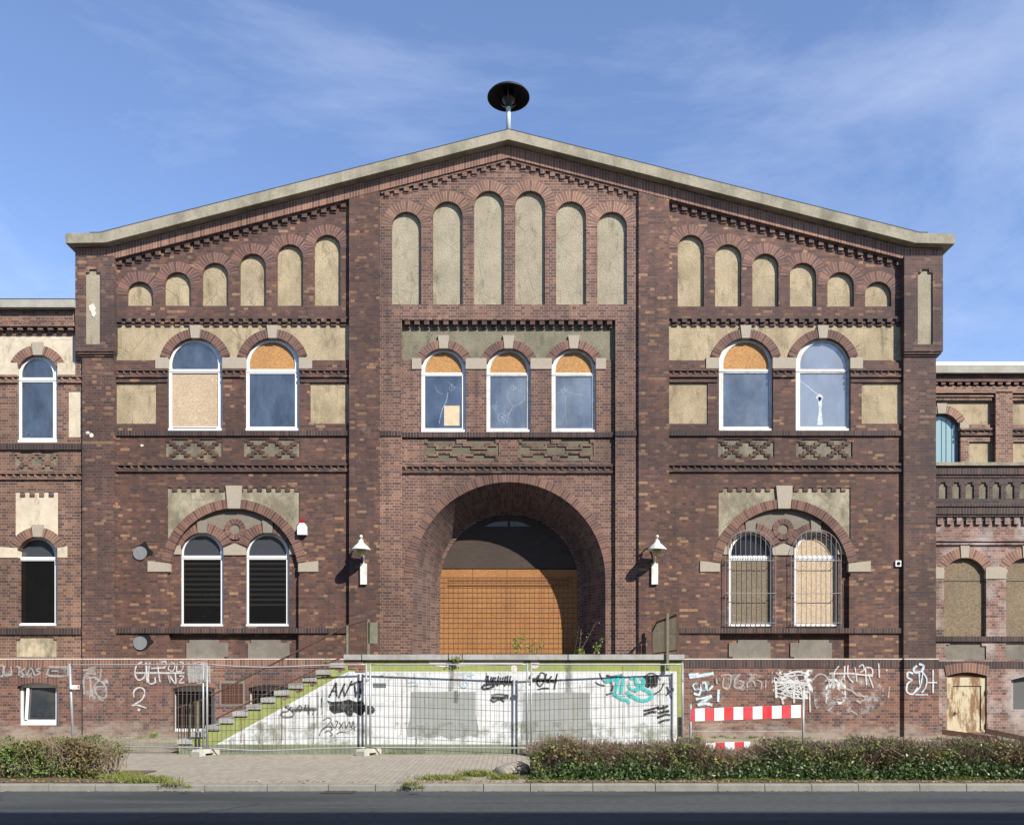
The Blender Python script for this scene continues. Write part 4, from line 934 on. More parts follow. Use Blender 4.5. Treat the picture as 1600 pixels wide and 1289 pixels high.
MB().prism([(583, 1067), (603, 1067), (603, 1074), (583, 1074)], to + .010, to).build('grey_bar', rough_mat('grey_bar_paint', (.14, .15, .165), None, 8), T)
MB().pbox(1059, 1067, 1120, 1150, to + .007, to).build('black_bar', rough_mat('black_bar_paint', (.02, .022, .02), None, 8), T)
mb = MB(); 
for x, y0, y1, w in ((377, 1122, 1160, 3.4), (440, 1085, 1160, 3), (428, 1100, 1160, 2), (618, 1060, 1140, 1.2), (627, 1060, 1148, 1.5), (636, 1060, 1140, 1.6), (973, 1040, 1150, 1.6), (955, 1075, 1150, 1.4)):
    MB().stroke([(x, y0), (x + .6, (y0 + y1) / 2), (x - .4, y1)], w, to + .011).build('rust_streak', S_RUST, T)
mb = MB()
for x, y0, y1, w in ((705, 1031, 1080, 11), (888, 1031, 1082, 13), (712, 1078, 1098, 9), (650, 1150, 1165, 3), (406, 1108, 1162, 3), (490, 1108, 1162, 3), (760, 1050, 1075, 3)):
    MB().stroke([(x, y0), (x + .8, (y0 + y1) / 2), (x - .5, y1)], w, to + .0095).build('dirt_streak', S_DIRT, T)
mb = MB()
for q in ([(560, 1032), (600, 1034), (670, 1031)], [(668, 1033), (740, 1038), (812, 1034)]): pass
mb.prism([(668, 1031), (700, 1033), (760, 1032), (818, 1031), (818, 1036), (790, 1039), (730, 1040), (690, 1042), (672, 1038)], to + .006, to); mb.prism(blob(803, 1044, 5, 6), to + .006, to); mb.prism(blob(836, 1037, 7, 7), to + .006, to); mb.build('bare_plaster', PATCH, T)

rs = random.Random(21)
for k in range(44):
    x = rs.choice((rs.uniform(360, 560), rs.uniform(575, 1055))); y0 = max(1052, 1162 - (x - 345) * .56 + 4) if x < 540 else rs.uniform(1050, 1090); L = rs.uniform(30, 90)
    MB().stroke([(x, y0), (x + rs.uniform(-1, 1), y0 + L * .5), (x, min(1162, y0 + L))], rs.uniform(.8, 4), to + .0088).build('dirt_streak', S_FAINT, T)
# graffiti on the terrace wall
g = to + .013
def graf(parent, name, mat, strokes, o, label=None):
    mb = MB()
    for i, (w, pts) in enumerate(strokes): mb.stroke(pts, w * 1.5, o + i * .0004)
    return mb.build(name, mat, parent, label)
graf(T, 'graffiti', S_BLACK, [
    (2.6, [(514, 1089), (520, 1077), (525, 1066)]), (2.6, [(525, 1066), (525.5, 1077), (526, 1088)]), (2.2, [(517, 1080), (526, 1079)]),
    (2.6, [(529, 1090), (534, 1078), (539, 1067)]), (2.4, [(536, 1073), (537, 1080), (538, 1088)]), (2.4, [(538, 1088), (545, 1074), (550, 1063)]),
    (2.8, [(548, 1070), (556, 1066), (566, 1064)]), (2.6, [(554, 1068), (555, 1078), (556, 1089)]), (2.8, [(563, 1065), (563, 1078), (562, 1090)])], g, 'black letters ANTI sprayed on the white wall')
mb = MB(); mb.prism([(510, 1093), (518, 1096), (535, 1095), (545, 1092), (556, 1096), (568, 1096), (571, 1106), (566, 1117), (560, 1115), (552, 1112), (550, 1119), (543, 1119), (539, 1112), (530, 1113), (522, 1115), (514, 1108), (515, 1101)], g, g - .003)
mb.prism(blob(562, 1106, 10, 11), g + .001, g - .002); mb.prism(blob(578, 1109, 7, 7), g + .001, g - .002); mb.build('graffiti', S_BLACKS, T, 'solid black blot painted over a tag')
graf(T, 'graffiti', S_GREY, [
    (2.4, [(455, 1104), (449, 1111), (442, 1112), (439, 1117), (446, 1120), (456, 1119), (459, 1114), (453, 1108), (446, 1104), (452, 1102)]), (2, [(462, 1112), (468, 1102), (472, 1106), (468, 1112)]), (2.2, [(478, 1100), (477, 1108), (486, 1107)]), (2.2, [(482, 1100), (482, 1116)]), (4.5, [(456, 1109), (475, 1108), (497, 1107.5)]),
    (2.2, [(503, 1090), (502, 1105)]), (2.6, [(488, 1115), (490, 1115)]), (2.6, [(495, 1115), (497, 1115)]), (2.6, [(502, 1114), (504, 1114)])], g, 'crossed-out black tag followed by dots')
graf(T, 'graffiti', S_GREY, [
    (1.6, [(504, 1126), (512, 1121), (518, 1124), (512, 1132), (503, 1140), (499, 1149)]), (1.6, [(503, 1140), (515, 1134), (519, 1140), (510, 1141)]), (1.5, [(518, 1128), (523, 1137), (528, 1127), (523, 1126)]), (1.5, [(530, 1128), (536, 1138)]), (1.5, [(537, 1127), (530, 1138)]), (1.5, [(539, 1126), (541, 1137), (546, 1127), (549, 1137), (552, 1126), (554, 1142)]),
    (1.5, [(507, 1144), (514, 1142), (520, 1147), (515, 1149)]), (1.5, [(526, 1146), (533, 1143), (541, 1144)]), (1.3, [(545, 1142), (556, 1135)])], g, 'thin black scrawled tag with an underline')
def scrib(x0, x1, y0, y1, n, w, sl=3):
    return [(w, [(x0 + (x1 - x0) * i / n + rnd.uniform(-1, 1), y0 + rnd.uniform(-2, 2)), (x0 + (x1 - x0) * i / n + sl * rnd.uniform(.3, 1), (y0 + y1) / 2), (x0 + (x1 - x0) * (i + .6) / n + rnd.uniform(-1, 1), y1 + rnd.uniform(-2, 2))]) for i in range(n)]
graf(T, 'graffiti', S_BLACK, scrib(760, 802, 1056, 1070, 11, 2.4, -3) + [(3.4, [(753, 1075), (757, 1070), (770, 1068), (800, 1065)]), (3.4, [(754, 1076), (764, 1075), (772, 1071)]), (4.8, [(768, 1089), (780, 1090), (795, 1089)]), (2, [(766, 1092), (772, 1096), (780, 1092), (788, 1096)]), (2, [(768, 1085), (782, 1084), (795, 1086)])], g, 'black scribbled-over tag left of the post shadow')
graf(T, 'graffiti', S_BLACK, [(2, [(832, 1052), (827, 1058), (832, 1063), (827, 1070)]), (2.2, [(842, 1054), (838, 1062), (843, 1072), (850, 1064), (851, 1053), (845, 1051), (841, 1060)]), (2, [(854, 1052), (852, 1063), (858, 1066)]), (2.4, [(862, 1056), (858, 1063), (869, 1064)]), (2.4, [(871, 1052), (868, 1064), (866, 1077)]), (5, [(826, 1061), (845, 1062), (870, 1064)]), (2.2, [(840, 1077), (848, 1075), (858, 1075)])], g, 'crossed-out black tag ending in a figure 4')
graf(T, 'graffiti', S_BLACK, [(2, [(937, 1051), (940, 1060), (945, 1066)]), (2, [(930, 1065), (936, 1069), (945, 1071)]), (3.4, [(947, 1055), (958, 1057), (972, 1054)]), (3.4, [(952, 1060), (957, 1072), (955, 1080)]), (2.4, [(947, 1085), (958, 1082)])] + scrib(1008, 1026, 1056, 1073, 9, 2.8) + [(1.8, [(1003, 1062), (1012, 1053), (1022, 1052), (1032, 1062)]), (1.8, [(1022, 1084), (1032, 1078), (1038, 1066)]), (1.6, [(1046, 1056), (1047, 1072), (1043, 1085)]), (1.8, [(1042, 1072), (1050, 1092)]), (1.6, [(1051, 1074), (1041, 1086)])], g, 'black outlines and spray marks around the turquoise tag')
graf(T, 'graffiti', S_TEAL, [(6, [(944, 1064), (955, 1062), (966, 1058), (968, 1054)]), (5, [(967, 1055), (964, 1070), (960, 1086)]), (5, [(975, 1056), (972, 1070), (970, 1084)]), (5, [(985, 1060), (992, 1059), (995, 1068), (1003, 1070), (1006, 1063), (1000, 1059)]), (4.5, [(960, 1084), (972, 1092), (980, 1093), (983, 1099)]), (5, [(978, 1080), (990, 1089), (1004, 1094), (1016, 1091), (1018, 1084), (1008, 1077), (999, 1074), (992, 1080)]), (4, [(982, 1068), (986, 1076), (996, 1078)])], g + .006, 'large turquoise sprayed tag')
graf(T, 'graffiti', S_BLACK, [(3, [(1006, 1110), (1016, 1108), (1030, 1104)]), (4, [(1006, 1116), (1018, 1112), (1026, 1112)]), (3.4, [(1027, 1107), (1038, 1105), (1044, 1102)]), (3.4, [(1028, 1114), (1037, 1112), (1046, 1110)]), (3.2, [(1027, 1121), (1040, 1116), (1047, 1117)]), (3, [(1029, 1129), (1038, 1125), (1047, 1124)]), (2, [(1037, 1101), (1038, 1112)])], g, 'black zigzag spray mark')
graf(T, 'graffiti', S_BLUE, [(2, [(540, 1054), (546, 1052)]), (3, [(594, 1056), (602, 1052)]), (1.6, [(638, 1066), (650, 1064)]), (1.6, [(640, 1072), (652, 1070)]), (1.6, [(718, 1054), (726, 1051), (724, 1060)]), (2, [(731, 1055), (741, 1053)]), (1.6, [(735, 1050), (737, 1059)]), (2, [(717, 1068), (724, 1074), (731, 1070), (728, 1064)]), (1.6, [(672, 1060), (674, 1070)]), (3, [(505, 1100), (512, 1092)])], g, 'faded pale blue marks along the top')

def blotch_mat(name, c, lo, hi, a=.9, sc=5):
    s = NT(name); s.out(c); s.l(s.ramp(s.noise(sc, 9, (1, 1, 1), .75), [(lo, 0.0), (hi, a)]), s.b.inputs['Alpha']); return s.m
S_BLOT = blotch_mat('spray_blotches', (.60, .60, .60), .50, .58, .9); S_BLOT2 = blotch_mat('spray_haze', (.48, .46, .45), .50, .66, .7, 4)
S_MOSS = blotch_mat('green_stain', (.17, .20, .10), .48, .68, .7, 2.5); S_GRIME = blotch_mat('grime', (.30, .28, .23), .54, .74, .45, 2.6)
mb = MB()
for q in ((1206, 1046, 1270, 1092), (1290, 1060, 1322, 1100)): mb.pbox(*q[::2], *q[1::2], .0655, .065)
mb.build('graffiti', S_BLOT, FB, 'patchy white overpaint on the red plinth')
for (x0, y0, x1, y1), par, oo in (((290, 1034, 332, 1068), FB, .0654), ((1268, 1052, 1380, 1120), FB, .0654), ((1122, 1050, 1204, 1080), FB, .0654), ((128, 1042, 170, 1094), FB, .1605), ((0, 1038, 110, 1058), LW, .0745)):
    MB().prism(blob((x0 + x1) / 2, (y0 + y1) / 2, (x1 - x0) / 2, (y1 - y0) / 2, 20, .12), oo, oo - .001).build('faded_spray', S_BLOT2, par)
MB().prism([(345, 1162), (1057, 1162), (1057, 1128), (405, 1128)], to + .0086, to + .008).build('green_stain', S_MOSS, T)
MB().prism([(540, 1050), (1057, 1050), (1057, 1110), (440, 1110)], to + .0070, to + .006).build('grime', S_GRIME, T)
# graffiti on the plinths
gp = .080
graf(FB, 'graffiti', S_WHITE, [(2, [(222, 1034), (213, 1040), (211, 1053), (216, 1062), (225, 1058), (229, 1044), (228, 1035)]), (2.4, [(228, 1035), (230, 1066)]), (2, [(234, 1034), (232, 1065), (242, 1066), (242, 1058)]), (1.8, [(246, 1036), (248, 1052), (250, 1065)]), (2.6, [(212, 1051), (240, 1051), (288, 1051)]), (1.8, [(236, 1044), (258, 1043)]), (1.8, [(252, 1035), (258, 1033), (260, 1039), (254, 1044)]), (1.6, [(266, 1036), (263, 1045), (270, 1048), (273, 1038), (267, 1034)]), (1.6, [(277, 1036), (276, 1048), (284, 1047), (286, 1036), (280, 1034)]), (1.8, [(264, 1052), (266, 1066), (263, 1052), (274, 1068), (274, 1052)]), (1.6, [(280, 1056), (287, 1056), (280, 1066), (288, 1066)])], gp, 'white sprayed letters along the plinth')
graf(FB, 'graffiti', S_PALE, scrib(294, 330, 1036, 1066, 10, 3.2, 1) + [(2.4, [(296, 1040), (312, 1034), (326, 1042)]), (3, [(296, 1066), (296, 1050), (302, 1048), (302, 1066)]), (2, [(306, 1052), (308, 1066), (314, 1066), (314, 1050)])], gp)
graf(FB, 'graffiti', S_WHITE, [(2.2, [(209, 1089), (209, 1080), (216, 1074), (224, 1076), (226, 1084), (220, 1094), (206, 1102)]), (2.2, [(206, 1102), (214, 1101), (229, 1106)]), (3.4, [(215, 1108.5), (219, 1109)])], gp, 'white sprayed figure 2 with a dot below')
gq = .174
graf(FB, 'graffiti', S_PALE, [(1.8, [(129, 1046), (134, 1047), (142, 1043), (150, 1042)]), (2.2, [(131, 1054), (138, 1052), (150, 1053)]), (3, [(132, 1085), (131, 1060), (140, 1058), (142, 1082)]), (2.6, [(158, 1044), (156, 1060), (148, 1070), (143, 1082)]), (2.4, [(148, 1060), (160, 1066), (166, 1078), (164, 1090), (152, 1086), (148, 1076), (156, 1072), (164, 1074)]), (2.2, [(150, 1082), (156, 1092), (162, 1094)]), (2.4, [(134, 1060), (150, 1058), (154, 1064)]), (1.6, [(140, 1082), (140, 1094)])], gq, 'faded white scribble on the pier')
graf(LW, 'graffiti', S_PALE, [(2.4, [(0, 1040), (5, 1040), (4, 1055), (0, 1056)]), (2, [(7, 1040), (7, 1054), (17, 1054), (17, 1041)]), (2.4, [(25, 1041), (30, 1043), (29, 1055)]), (2.2, [(30, 1050), (40, 1043)]), (2.2, [(32, 1049), (38, 1055)]), (2, [(42, 1055), (48, 1043), (54, 1055)]), (2.2, [(64, 1044), (56, 1046), (63, 1051), (55, 1055)]), (3, [(76, 1042), (90, 1042), (104, 1042)]), (2.6, [(76, 1044), (76, 1055), (104, 1056)]), (2.2, [(80, 1048), (90, 1048)]), (2.4, [(106, 1040), (106, 1056)])], .085, 'faded white sprayed capitals under the band')
graf(LW, 'graffiti', S_GREY, scrib(42, 64, 1044, 1053, 6, 1.8) + scrib(76, 90, 1044, 1052, 4, 1.8), .084)
graf(FB, 'graffiti', S_ICE, [(4.5, [(1077, 1058), (1090, 1056), (1115, 1052)]), (3.5, [(1076, 1054), (1092, 1053)]), (3.4, [(1090, 1067), (1084, 1070), (1086, 1076), (1094, 1078), (1092, 1085), (1084, 1083)]), (3, [(1096, 1068), (1096, 1077), (1103, 1076), (1102, 1066), (1097, 1067)]), (3, [(1106, 1064), (1106, 1078), (1114, 1071)]), (3.2, [(1087, 1092), (1100, 1090), (1112, 1086)]), (4, [(1112, 1087), (1102, 1094), (1090, 1101)]), (4, [(1090, 1101), (1102, 1099), (1113, 1101)]), (3.4, [(1123, 1077), (1122, 1096)]), (2.4, [(1118, 1058), (1120, 1068)])], gp, 'pale blue sprayed tag at the left end of the plinth')
graf(FB, 'graffiti', S_GREY, [(1.4, [(1090, 1067), (1085, 1071), (1088, 1076), (1094, 1079)]), (1.4, [(1096, 1068), (1098, 1077), (1103, 1076)]), (1.4, [(1106, 1064), (1107, 1078)]), (1.4, [(1107, 1072), (1114, 1067)]), (1.8, [(1118, 1057), (1119, 1070)])], gp + .004)
graf(FB, 'graffiti', S_PALE, [(2.2, [(1126, 1056), (1134, 1054), (1142, 1056), (1139, 1074), (1130, 1073), (1131, 1058)]), (2.6, [(1157, 1053), (1149, 1060), (1148, 1073), (1157, 1074), (1162, 1066), (1155, 1063)]), (2, [(1170, 1052), (1178, 1058), (1170, 1062), (1180, 1052)]), (2.2, [(1168, 1075), (1168, 1066), (1177, 1064), (1180, 1072)]), (2, [(1183, 1062), (1190, 1066), (1189, 1076)]), (2, [(1197, 1062), (1196, 1075)])], gp, 'faded white tag on the red plinth')
rs = random.Random(3)
graf(FB, 'graffiti', S_WHITE, [(rs.uniform(.8, 2.0), [(rs.uniform(1209, 1262), rs.uniform(1050, 1090)) for _ in range(3)]) for _ in range(22)] + [(3, [(1225, 1055), (1245, 1049), (1263, 1053)]), (3.4, [(1212, 1066), (1213, 1090)]), (3, [(1222, 1090), (1224, 1100)]), (2.6, [(1240, 1080), (1241, 1098)]), (5, [(1258, 1054), (1264, 1070), (1268, 1078)]), (3, [(1210, 1066), (1246, 1066)]), (2.4, [(1256, 1078), (1256, 1110)]), (2, [(1265, 1082), (1266, 1112)])], gp, 'dense white overpainted patch on the plinth')
graf(FB, 'graffiti', S_PALE, [(2.6, [(1270, 1062), (1278, 1054), (1288, 1054), (1295, 1064), (1296, 1074)]), (2.8, [(1300, 1050), (1302, 1066), (1301, 1076)]), (2.4, [(1311, 1060), (1316, 1070), (1310, 1078)]), (2, [(1340, 1082), (1352, 1090), (1345, 1096)]), (2.6, [(1312, 1074), (1330, 1078), (1340, 1086), (1356, 1088)]), (2, [(1306, 1092), (1314, 1092)]), (3, [(1338, 1094), (1345, 1098)]), (2, [(1390, 1072), (1388, 1090)]), (2, [(1330, 1110), (1340, 1116)])], gp)
graf(FB, 'graffiti', S_WHITE, [(2.2, [(1296, 1052), (1314, 1052), (1330, 1052), (1364, 1056)]), (1.6, [(1311, 1040), (1304, 1050), (1304, 1062), (1312, 1065), (1318, 1056)]), (2, [(1320, 1040), (1319, 1062)]), (1.8, [(1325, 1039), (1325, 1056), (1333, 1066)]), (1.8, [(1336, 1042), (1339, 1064)]), (1.8, [(1342, 1042), (1348, 1038), (1350, 1046), (1344, 1050)]), (2, [(1352, 1042), (1354, 1070)]), (2, [(1353, 1042), (1362, 1044), (1363, 1053), (1356, 1054)]), (1.8, [(1358, 1056), (1365, 1075)]), (1.8, [(1373, 1036), (1374, 1058)]), (2.4, [(1385, 1046), (1386, 1048)])], gp, 'white sprayed letters right of the overpainted patch')
graf(FB, 'graffiti', S_ICE, [(3, [(1433, 1040), (1428, 1044), (1430, 1050), (1440, 1048), (1443, 1040), (1436, 1037)]), (2.4, [(1427, 1052), (1419, 1050), (1418, 1058), (1425, 1062), (1418, 1068), (1417, 1080), (1426, 1084), (1434, 1074)]), (1.6, [(1426, 1084), (1438, 1072), (1442, 1048)]), (1.8, [(1436, 1050), (1437, 1070)]), (2, [(1440, 1048), (1448, 1060), (1446, 1074), (1440, 1082)]), (2, [(1458, 1046), (1458, 1082)]), (1.8, [(1448, 1066), (1464, 1066)]), (1.6, [(1430, 1085), (1450, 1085)])], gq, 'pale blue and white bubble tag on the right pier')

# ================================================================== railings
RL = thing('stair_railing', 'rusty green handrail running down the steps on the left', 'railing', P(577, 1022, to - .3))
oh = to - .35
mb = MB(); hr = [P(575, 967.5, oh), P(560, 972, oh), P(541, 978, oh)] + [P(541 - 206 * t, 978 + 106 * t, oh) for t in (.25, .5, .75, 1.0)] + [P(314, 1094, oh), P(276, 1106, oh)]
MB().tube(hr, .022, 8).build('handrail', RUST, RL)
MB().tube([P(537, 1025, oh), P(445, 1069, oh), P(337, 1123, oh)], .018, 6).build('lower_rail', RUST, RL)
for a, y0, y1 in ((576, 967, 1023), (543, 977, 1023), (309, 1096, 1160), (296, 1100, 1160)): MB().box(P(a, 0, oh).x - .025, P(a, 0, oh).x + .025, -oh - .02, -oh + .02, P(a, y1, oh).z, P(a, y0, oh).z).build('post', RGRN, RL)
mb = MB()
for k in range(8): x = 546 + k * 3.8; mb.tube([P(x, 1022, oh), P(x, 977.5 - (x - 543) * .33 + 1, oh)], .009, 5)
for k in range(8): x = 279 + k * 4.4; mb.tube([P(x, 1158, oh), P(x, 1106 - (x - 276) * .3, oh)], .010, 5)
mb.build('baluster', RUST, RL)
MB().pbox(575.5, 590, 972, 1005, oh + .02, oh + .005).build('sheet_panel', RGRN, RL)
RR = thing('terrace_railing', 'rusty green slatted railing on the right edge of the terrace', 'railing', P(1043, 1022, to))
ox = P(1059, 960, to - .05).x; zt = P(1059, 960, to - .05).z; zs = P(0, 1022.2, to + .07).z
mb = MB().tube([(ox, -to + .05, zt), (ox, -1.0, zt), (ox, -.3, zt - .2)], .025, 8); mb.tube([(ox, -to + .05, zs + .10), (ox, -.3, zs + .10)], .015, 6); mb.build('rail', RUST, RR)
mb = MB(); y = -to + .1
while y < -.3: mb.box(ox - .006, ox + .006, y, y + .045, zs + .06, zt - .01 - (max(0, y + 1.0) * .28)); y += .15
mb.build('slat', RGRN, RR)
for y in (-to + .03, -2.2, -.4): MB().box(ox - .025, ox + .025, y, y + .05, zs - .02, zt).build('post', RUST, RR)
pz = P(1043, 1047, to + .1)
MB().box(pz.x - .028, pz.x + .028, -to - .13, -to - .075, pz.z, zt + .02).build('front_post', RGRN, RR)
MB().box(P(1030, 0, to).x, ox + .03, -to - .12, -to - .09, zt - .005, zt + .025).build('front_rail', RUST, RR)

# ================================================================== temporary fence
TE = [(P(107, 1040, D - 19.1).x, D - 19.1), (P(320, 1040, D - 18.35).x, D - 18.40), (P(576, 1040, D - 18.47).x, D - 18.50), (P(828, 1040, D - 18.36).x, D - 18.37), (P(1071, 1040, D - 18.5).x, D - 18.52)]
flab = ('galvanised mesh fence panel leaning at the left end beside the hedge', 'galvanised mesh fence panel in front of the steps, with a sagging top bar', 'galvanised mesh fence panel in front of the left grey wall patch', 'galvanised mesh fence panel in front of the turquoise graffiti')
for i in range(4):
    (xa, oa), (xb, ob) = TE[i], TE[i + 1]; L = math.hypot(xb - xa, ob - oa) - .06; ang = math.atan2(-(ob - oa), xb - xa)
    W = thing('mesh_fence', flab[i], 'fence', (xa, -oa, 0), ang, 'site fence panels along the pavement')
    WLOC[W.name] = Vector((0, 0, 0))
    lean = .10 if i == 0 else 0.0
    for xx in (.03, L - .0):
        l_ = lean if xx < .1 else 0
        MB().tube([(xx + l_, 0, .10), (xx, 0, 2.02)], .021 if i else (.03 if xx < .1 else .021), 10).build('post', GAL, W, smooth_=True)
    sag = -.06 if i == 1 else 0
    for zz in (1.99, .16):
        MB().tube(smooth([(.03 + (lean if zz < 1 else 0), 0, zz), (L * .35, 0, zz + sag), (L * .7, .0, zz + sag * .3), (L, 0, zz)]), .0165, 8).build('rail', GAL, W, smooth_=True)
    mb = MB(); n = int(L / .1)
    for k in range(1, n): x = .03 + (L - .03) * k / n; mb.box(x - .0022, x + .0022, -.002, .002, .16, 1.97)
    for k in range(1, 8): mb.box(.03, L, -.004, .0005, .16 + k * .235, .1645 + k * .235)
    mb.build('mesh', WIRE, W)
    mb = MB().box(L - .03, L + .09, -.035, .035, 1.62, 1.67) if i < 3 else MB().box(L - .02, L + .03, -.03, .03, 1.62, 1.67)
    mb.build('clamp', GAL, W)
blab = ('concrete fence foot at the bottom of the steps', 'concrete fence foot in front of the black blot graffiti', 'shaded concrete fence foot by the end of the right hedge', 'concrete fence foot hidden behind the right hedge by the barrier')
foot = None
for i in range(4):
    x, o = TE[i + 1]
    if foot is None:
        mb = MB(); w, l, h = .115, .30, .14
        for s0, s1 in ((-l, -.12), (.12, l)):
            mb.box(-w, w, s0, s1, 0, .05)
        pr = [(-l, .05), (l, .05), (l, .10), (l - .05, h), (-l + .05, h), (-l, .10)]
        a = [Vector((-w, y, z)) for y, z in pr]; b = [Vector((w, y, z)) for y, z in pr]
        mb.face(a[::-1]); mb.face(b)
        for k in range(6): mb.face([a[k], a[(k + 1) % 6], b[(k + 1) % 6], b[k]])
        foot = mb.build('concrete_block', BLKC); f = foot
    else: f = foot.copy(); COL.objects.link(f)
    f.location = (x, -o + .0, .0); f.rotation_euler = (0, 0, R((-24, -30, 24, 8)[i])); tag(f, blab[i], 'concrete foot', 'concrete feet of the site fence')
sg = tag(MB().box(-.10, .10, -.004, .0, -.045, .045).build('sign', WHR), 'small white and red plate wired to the leftmost fence panel', 'sign')
sg.location = P(118, 1073, D - 19.05); sg.location.y -= .03; sg.rotation_euler = (0, 0, .2)
st = MB().box(.055, .095, -.006, -.0042, -.035, .035); st.box(-.09, .03, -.006, -.0042, .012, .02); st.box(-.09, .03, -.006, -.0042, -.02, -.012)
WLOC[sg.name] = Vector((0, 0, 0)); st.build('red_print', RED, sg)

# barrier boards
bo = D - 18.6
def barrier(x0, x1, ya0, ya1, h, n, label, posts):
    a, b = P(x0, ya0, bo), P(x1, ya1, bo); Bq = thing('road_barrier', label, 'barrier', (a.x, a.y, a.z), group='red and white barrier boards')
    WLOC[Bq.name] = a
    hz = h * (D - bo) / F
    wq, rq = MB(), MB()
    mb = MB(); q = [a, b, b - Vector((0, 0, hz)), a - Vector((0, 0, hz))]
    wq.prism([(p.x, p.z) for p in q], bo, bo - .022, px=False, back=True); wq.build('board', WHR, Bq)
    for k in range(n):
        t0, t1 = k * 2 / (2 * n - 1) if False else None, None
    k = 0; tot = 0; seg_ = 15.0 * (D - bo) / F; L = b.x - a.x; x = a.x - seg_ * .55
    while x < b.x:
        s0, s1 = max(x, a.x), min(x + seg_, b.x)
        if s1 > s0:
            z0 = a.z + (b.z - a.z) * (s0 - a.x) / L; z1 = a.z + (b.z - a.z) * (s1 - a.x) / L
            MB().prism([(s0, z0), (s1, z1), (s1, z1 - hz), (s0, z0 - hz)], bo + .003, bo - .001, px=False).build('red_stripe', RED, Bq)
        x += seg_ * 2
    for px_p, y0, y1 in posts: MB().tube([P(px_p, y1, bo - .03), P(px_p, y0, bo - .03)], .028, 8).build('post', GAL, Bq, smooth_=True)
    if len(posts) > 1:
        MB().tube([P(x0, 1142, bo - .03), P(x1, 1142, bo - .03)], .006, 6).build('wire', GAL, Bq)
barrier(1079.5, 1253, 1107, 1101, 19.5, 6, 'red and white striped barrier board on two posts in front of the plinth', ((1079, 1100, 1182), (1255, 1093, 1182)))
bo = D - 16.2
barrier(1096, 1172, 1161, 1158, 12, 3, 'fallen red and white barrier board lying behind the right hedge', ())

# ================================================================== vegetation
def leaf_mat(name, cols, alt=None, rough=.55, ascale=.8, apos=.5):
    s = NT(name); g = s.n('NewGeometry'); col = s.ramp(g.outputs['Random Per Island'], [(i / (len(cols) - 1), c) for i, c in enumerate(cols)])
    if alt:
        c2 = s.ramp(g.outputs['Random Per Island'], [(i / (len(alt) - 1), c) for i, c in enumerate(alt)])
        col = s.mix(s.ramp(s.noise(ascale, 3), [(apos - .06, 0.0), (apos + .06, 1.0)]), col, c2)
    s.b.inputs['Roughness'].default_value = rough
    out = s.t.nodes['Material Output']; tr = s.n('BsdfTranslucent'); s.l(col, tr.inputs['Color']); m = s.n('MixShader'); m.inputs[0].default_value = .25
    s.out(col); s.l(s.b.outputs[0], m.inputs[1]); s.l(tr.outputs[0], m.inputs[2]); s.l(m.outputs[0], out.inputs['Surface'])
    return s.m
LF = leaf_mat('hedge_leaf', [(.055, .09, .02), (.105, .15, .036), (.16, .195, .06), (.24, .24, .09)], [(.115, .085, .042), (.19, .145, .075), (.16, .16, .055), (.28, .22, .12)], apos=.52, ascale=.9)
LFG = leaf_mat('hedge_leaf_green', [(.045, .085, .02), (.085, .145, .032), (.13, .19, .048), (.23, .27, .085)], [(.10, .075, .035), (.14, .12, .045), (.20, .15, .08)], apos=.56, ascale=1.0)
IV = leaf_mat('ivy_leaf', [(.022, .05, .014), (.045, .085, .026), (.075, .12, .04), (.17, .20, .10)], rough=.35)
GR = leaf_mat('grass_blade', [(.07, .12, .02), (.14, .20, .04), (.24, .26, .08), (.32, .27, .12)])
DRY = leaf_mat('dead_leaf', [(.20, .11, .04), (.34, .22, .10), (.42, .31, .16), (.14, .08, .04)])
TW = rough_mat('twig', (.31, .235, .165), (.17, .125, .085), 40)
REDL = leaf_mat('red_leaf', [(.35, .03, .03), (.45, .10, .08)])
class Leaves:
    def __init__(s): s.v, s.f = [], []
    def leaf(s, p, size, rr, up=.3):
        n = Vector((rr.gauss(0, 1), rr.gauss(0, 1), rr.gauss(up, 1))).normalized()
        a = n.orthogonal().normalized(); b = n.cross(a); t = rr.uniform(0, 6.28); u = a * math.cos(t) + b * math.sin(t); w = n.cross(u)
        h = size * .5; k = size * rr.uniform(.26, .4); i = len(s.v)
        s.v += [tuple(p - u * h), tuple(p + w * k + n * size * .08), tuple(p + u * h), tuple(p - w * k + n * size * .08)]
        s.f.append((i, i + 1, i + 2, i + 3))
    def blade(s, p, h, lean, wd, rr):
        t = rr.uniform(0, 6.28); d = Vector((math.cos(t), math.sin(t), 0)); q = Vector((-d.y, d.x, 0)) * wd; i = len(s.v)
        m_ = p + d * lean * .4 + Vector((0, 0, h * .6)); e = p + d * lean + Vector((0, 0, h))
        s.v += [tuple(p - q), tuple(p + q), tuple(m_ + q * .7), tuple(e), tuple(m_ - q * .7)]; s.f.append((i, i + 1, i + 2, i + 3, i + 4))
    def stick(s, a, b, r0, r1, rr):
        d = (b - a).normalized(); u = d.orthogonal().normalized(); w = d.cross(u); i = len(s.v)
        for p, r_ in ((a, r0), (b, r1)):
            for k in range(3): s.v.append(tuple(p + (u * math.cos(k * 2.094) + w * math.sin(k * 2.094)) * r_))
        for k in range(3): s.f.append((i + k, i + (k + 1) % 3, i + 3 + (k + 1) % 3, i + 3 + k))
    def build(s, name, mat, parent=None):
        off = WLOC.get(parent.name, Vector()) if parent else Vector()
        me = bpy.data.meshes.new(name); me.from_pydata([(x - off.x, y - off.y, z - off.z) for x, y, z in s.v], [], s.f); me.materials.append(mat)
        o = bpy.data.objects.new(name, me); finish(o, parent); return o
def hnoise(x, seed):
    return math.sin(x * 1.7 + seed) * .5 + math.sin(x * 4.1 + seed * 2.3) * .3 + math.sin(x * 9.7 + seed * .7) * .2
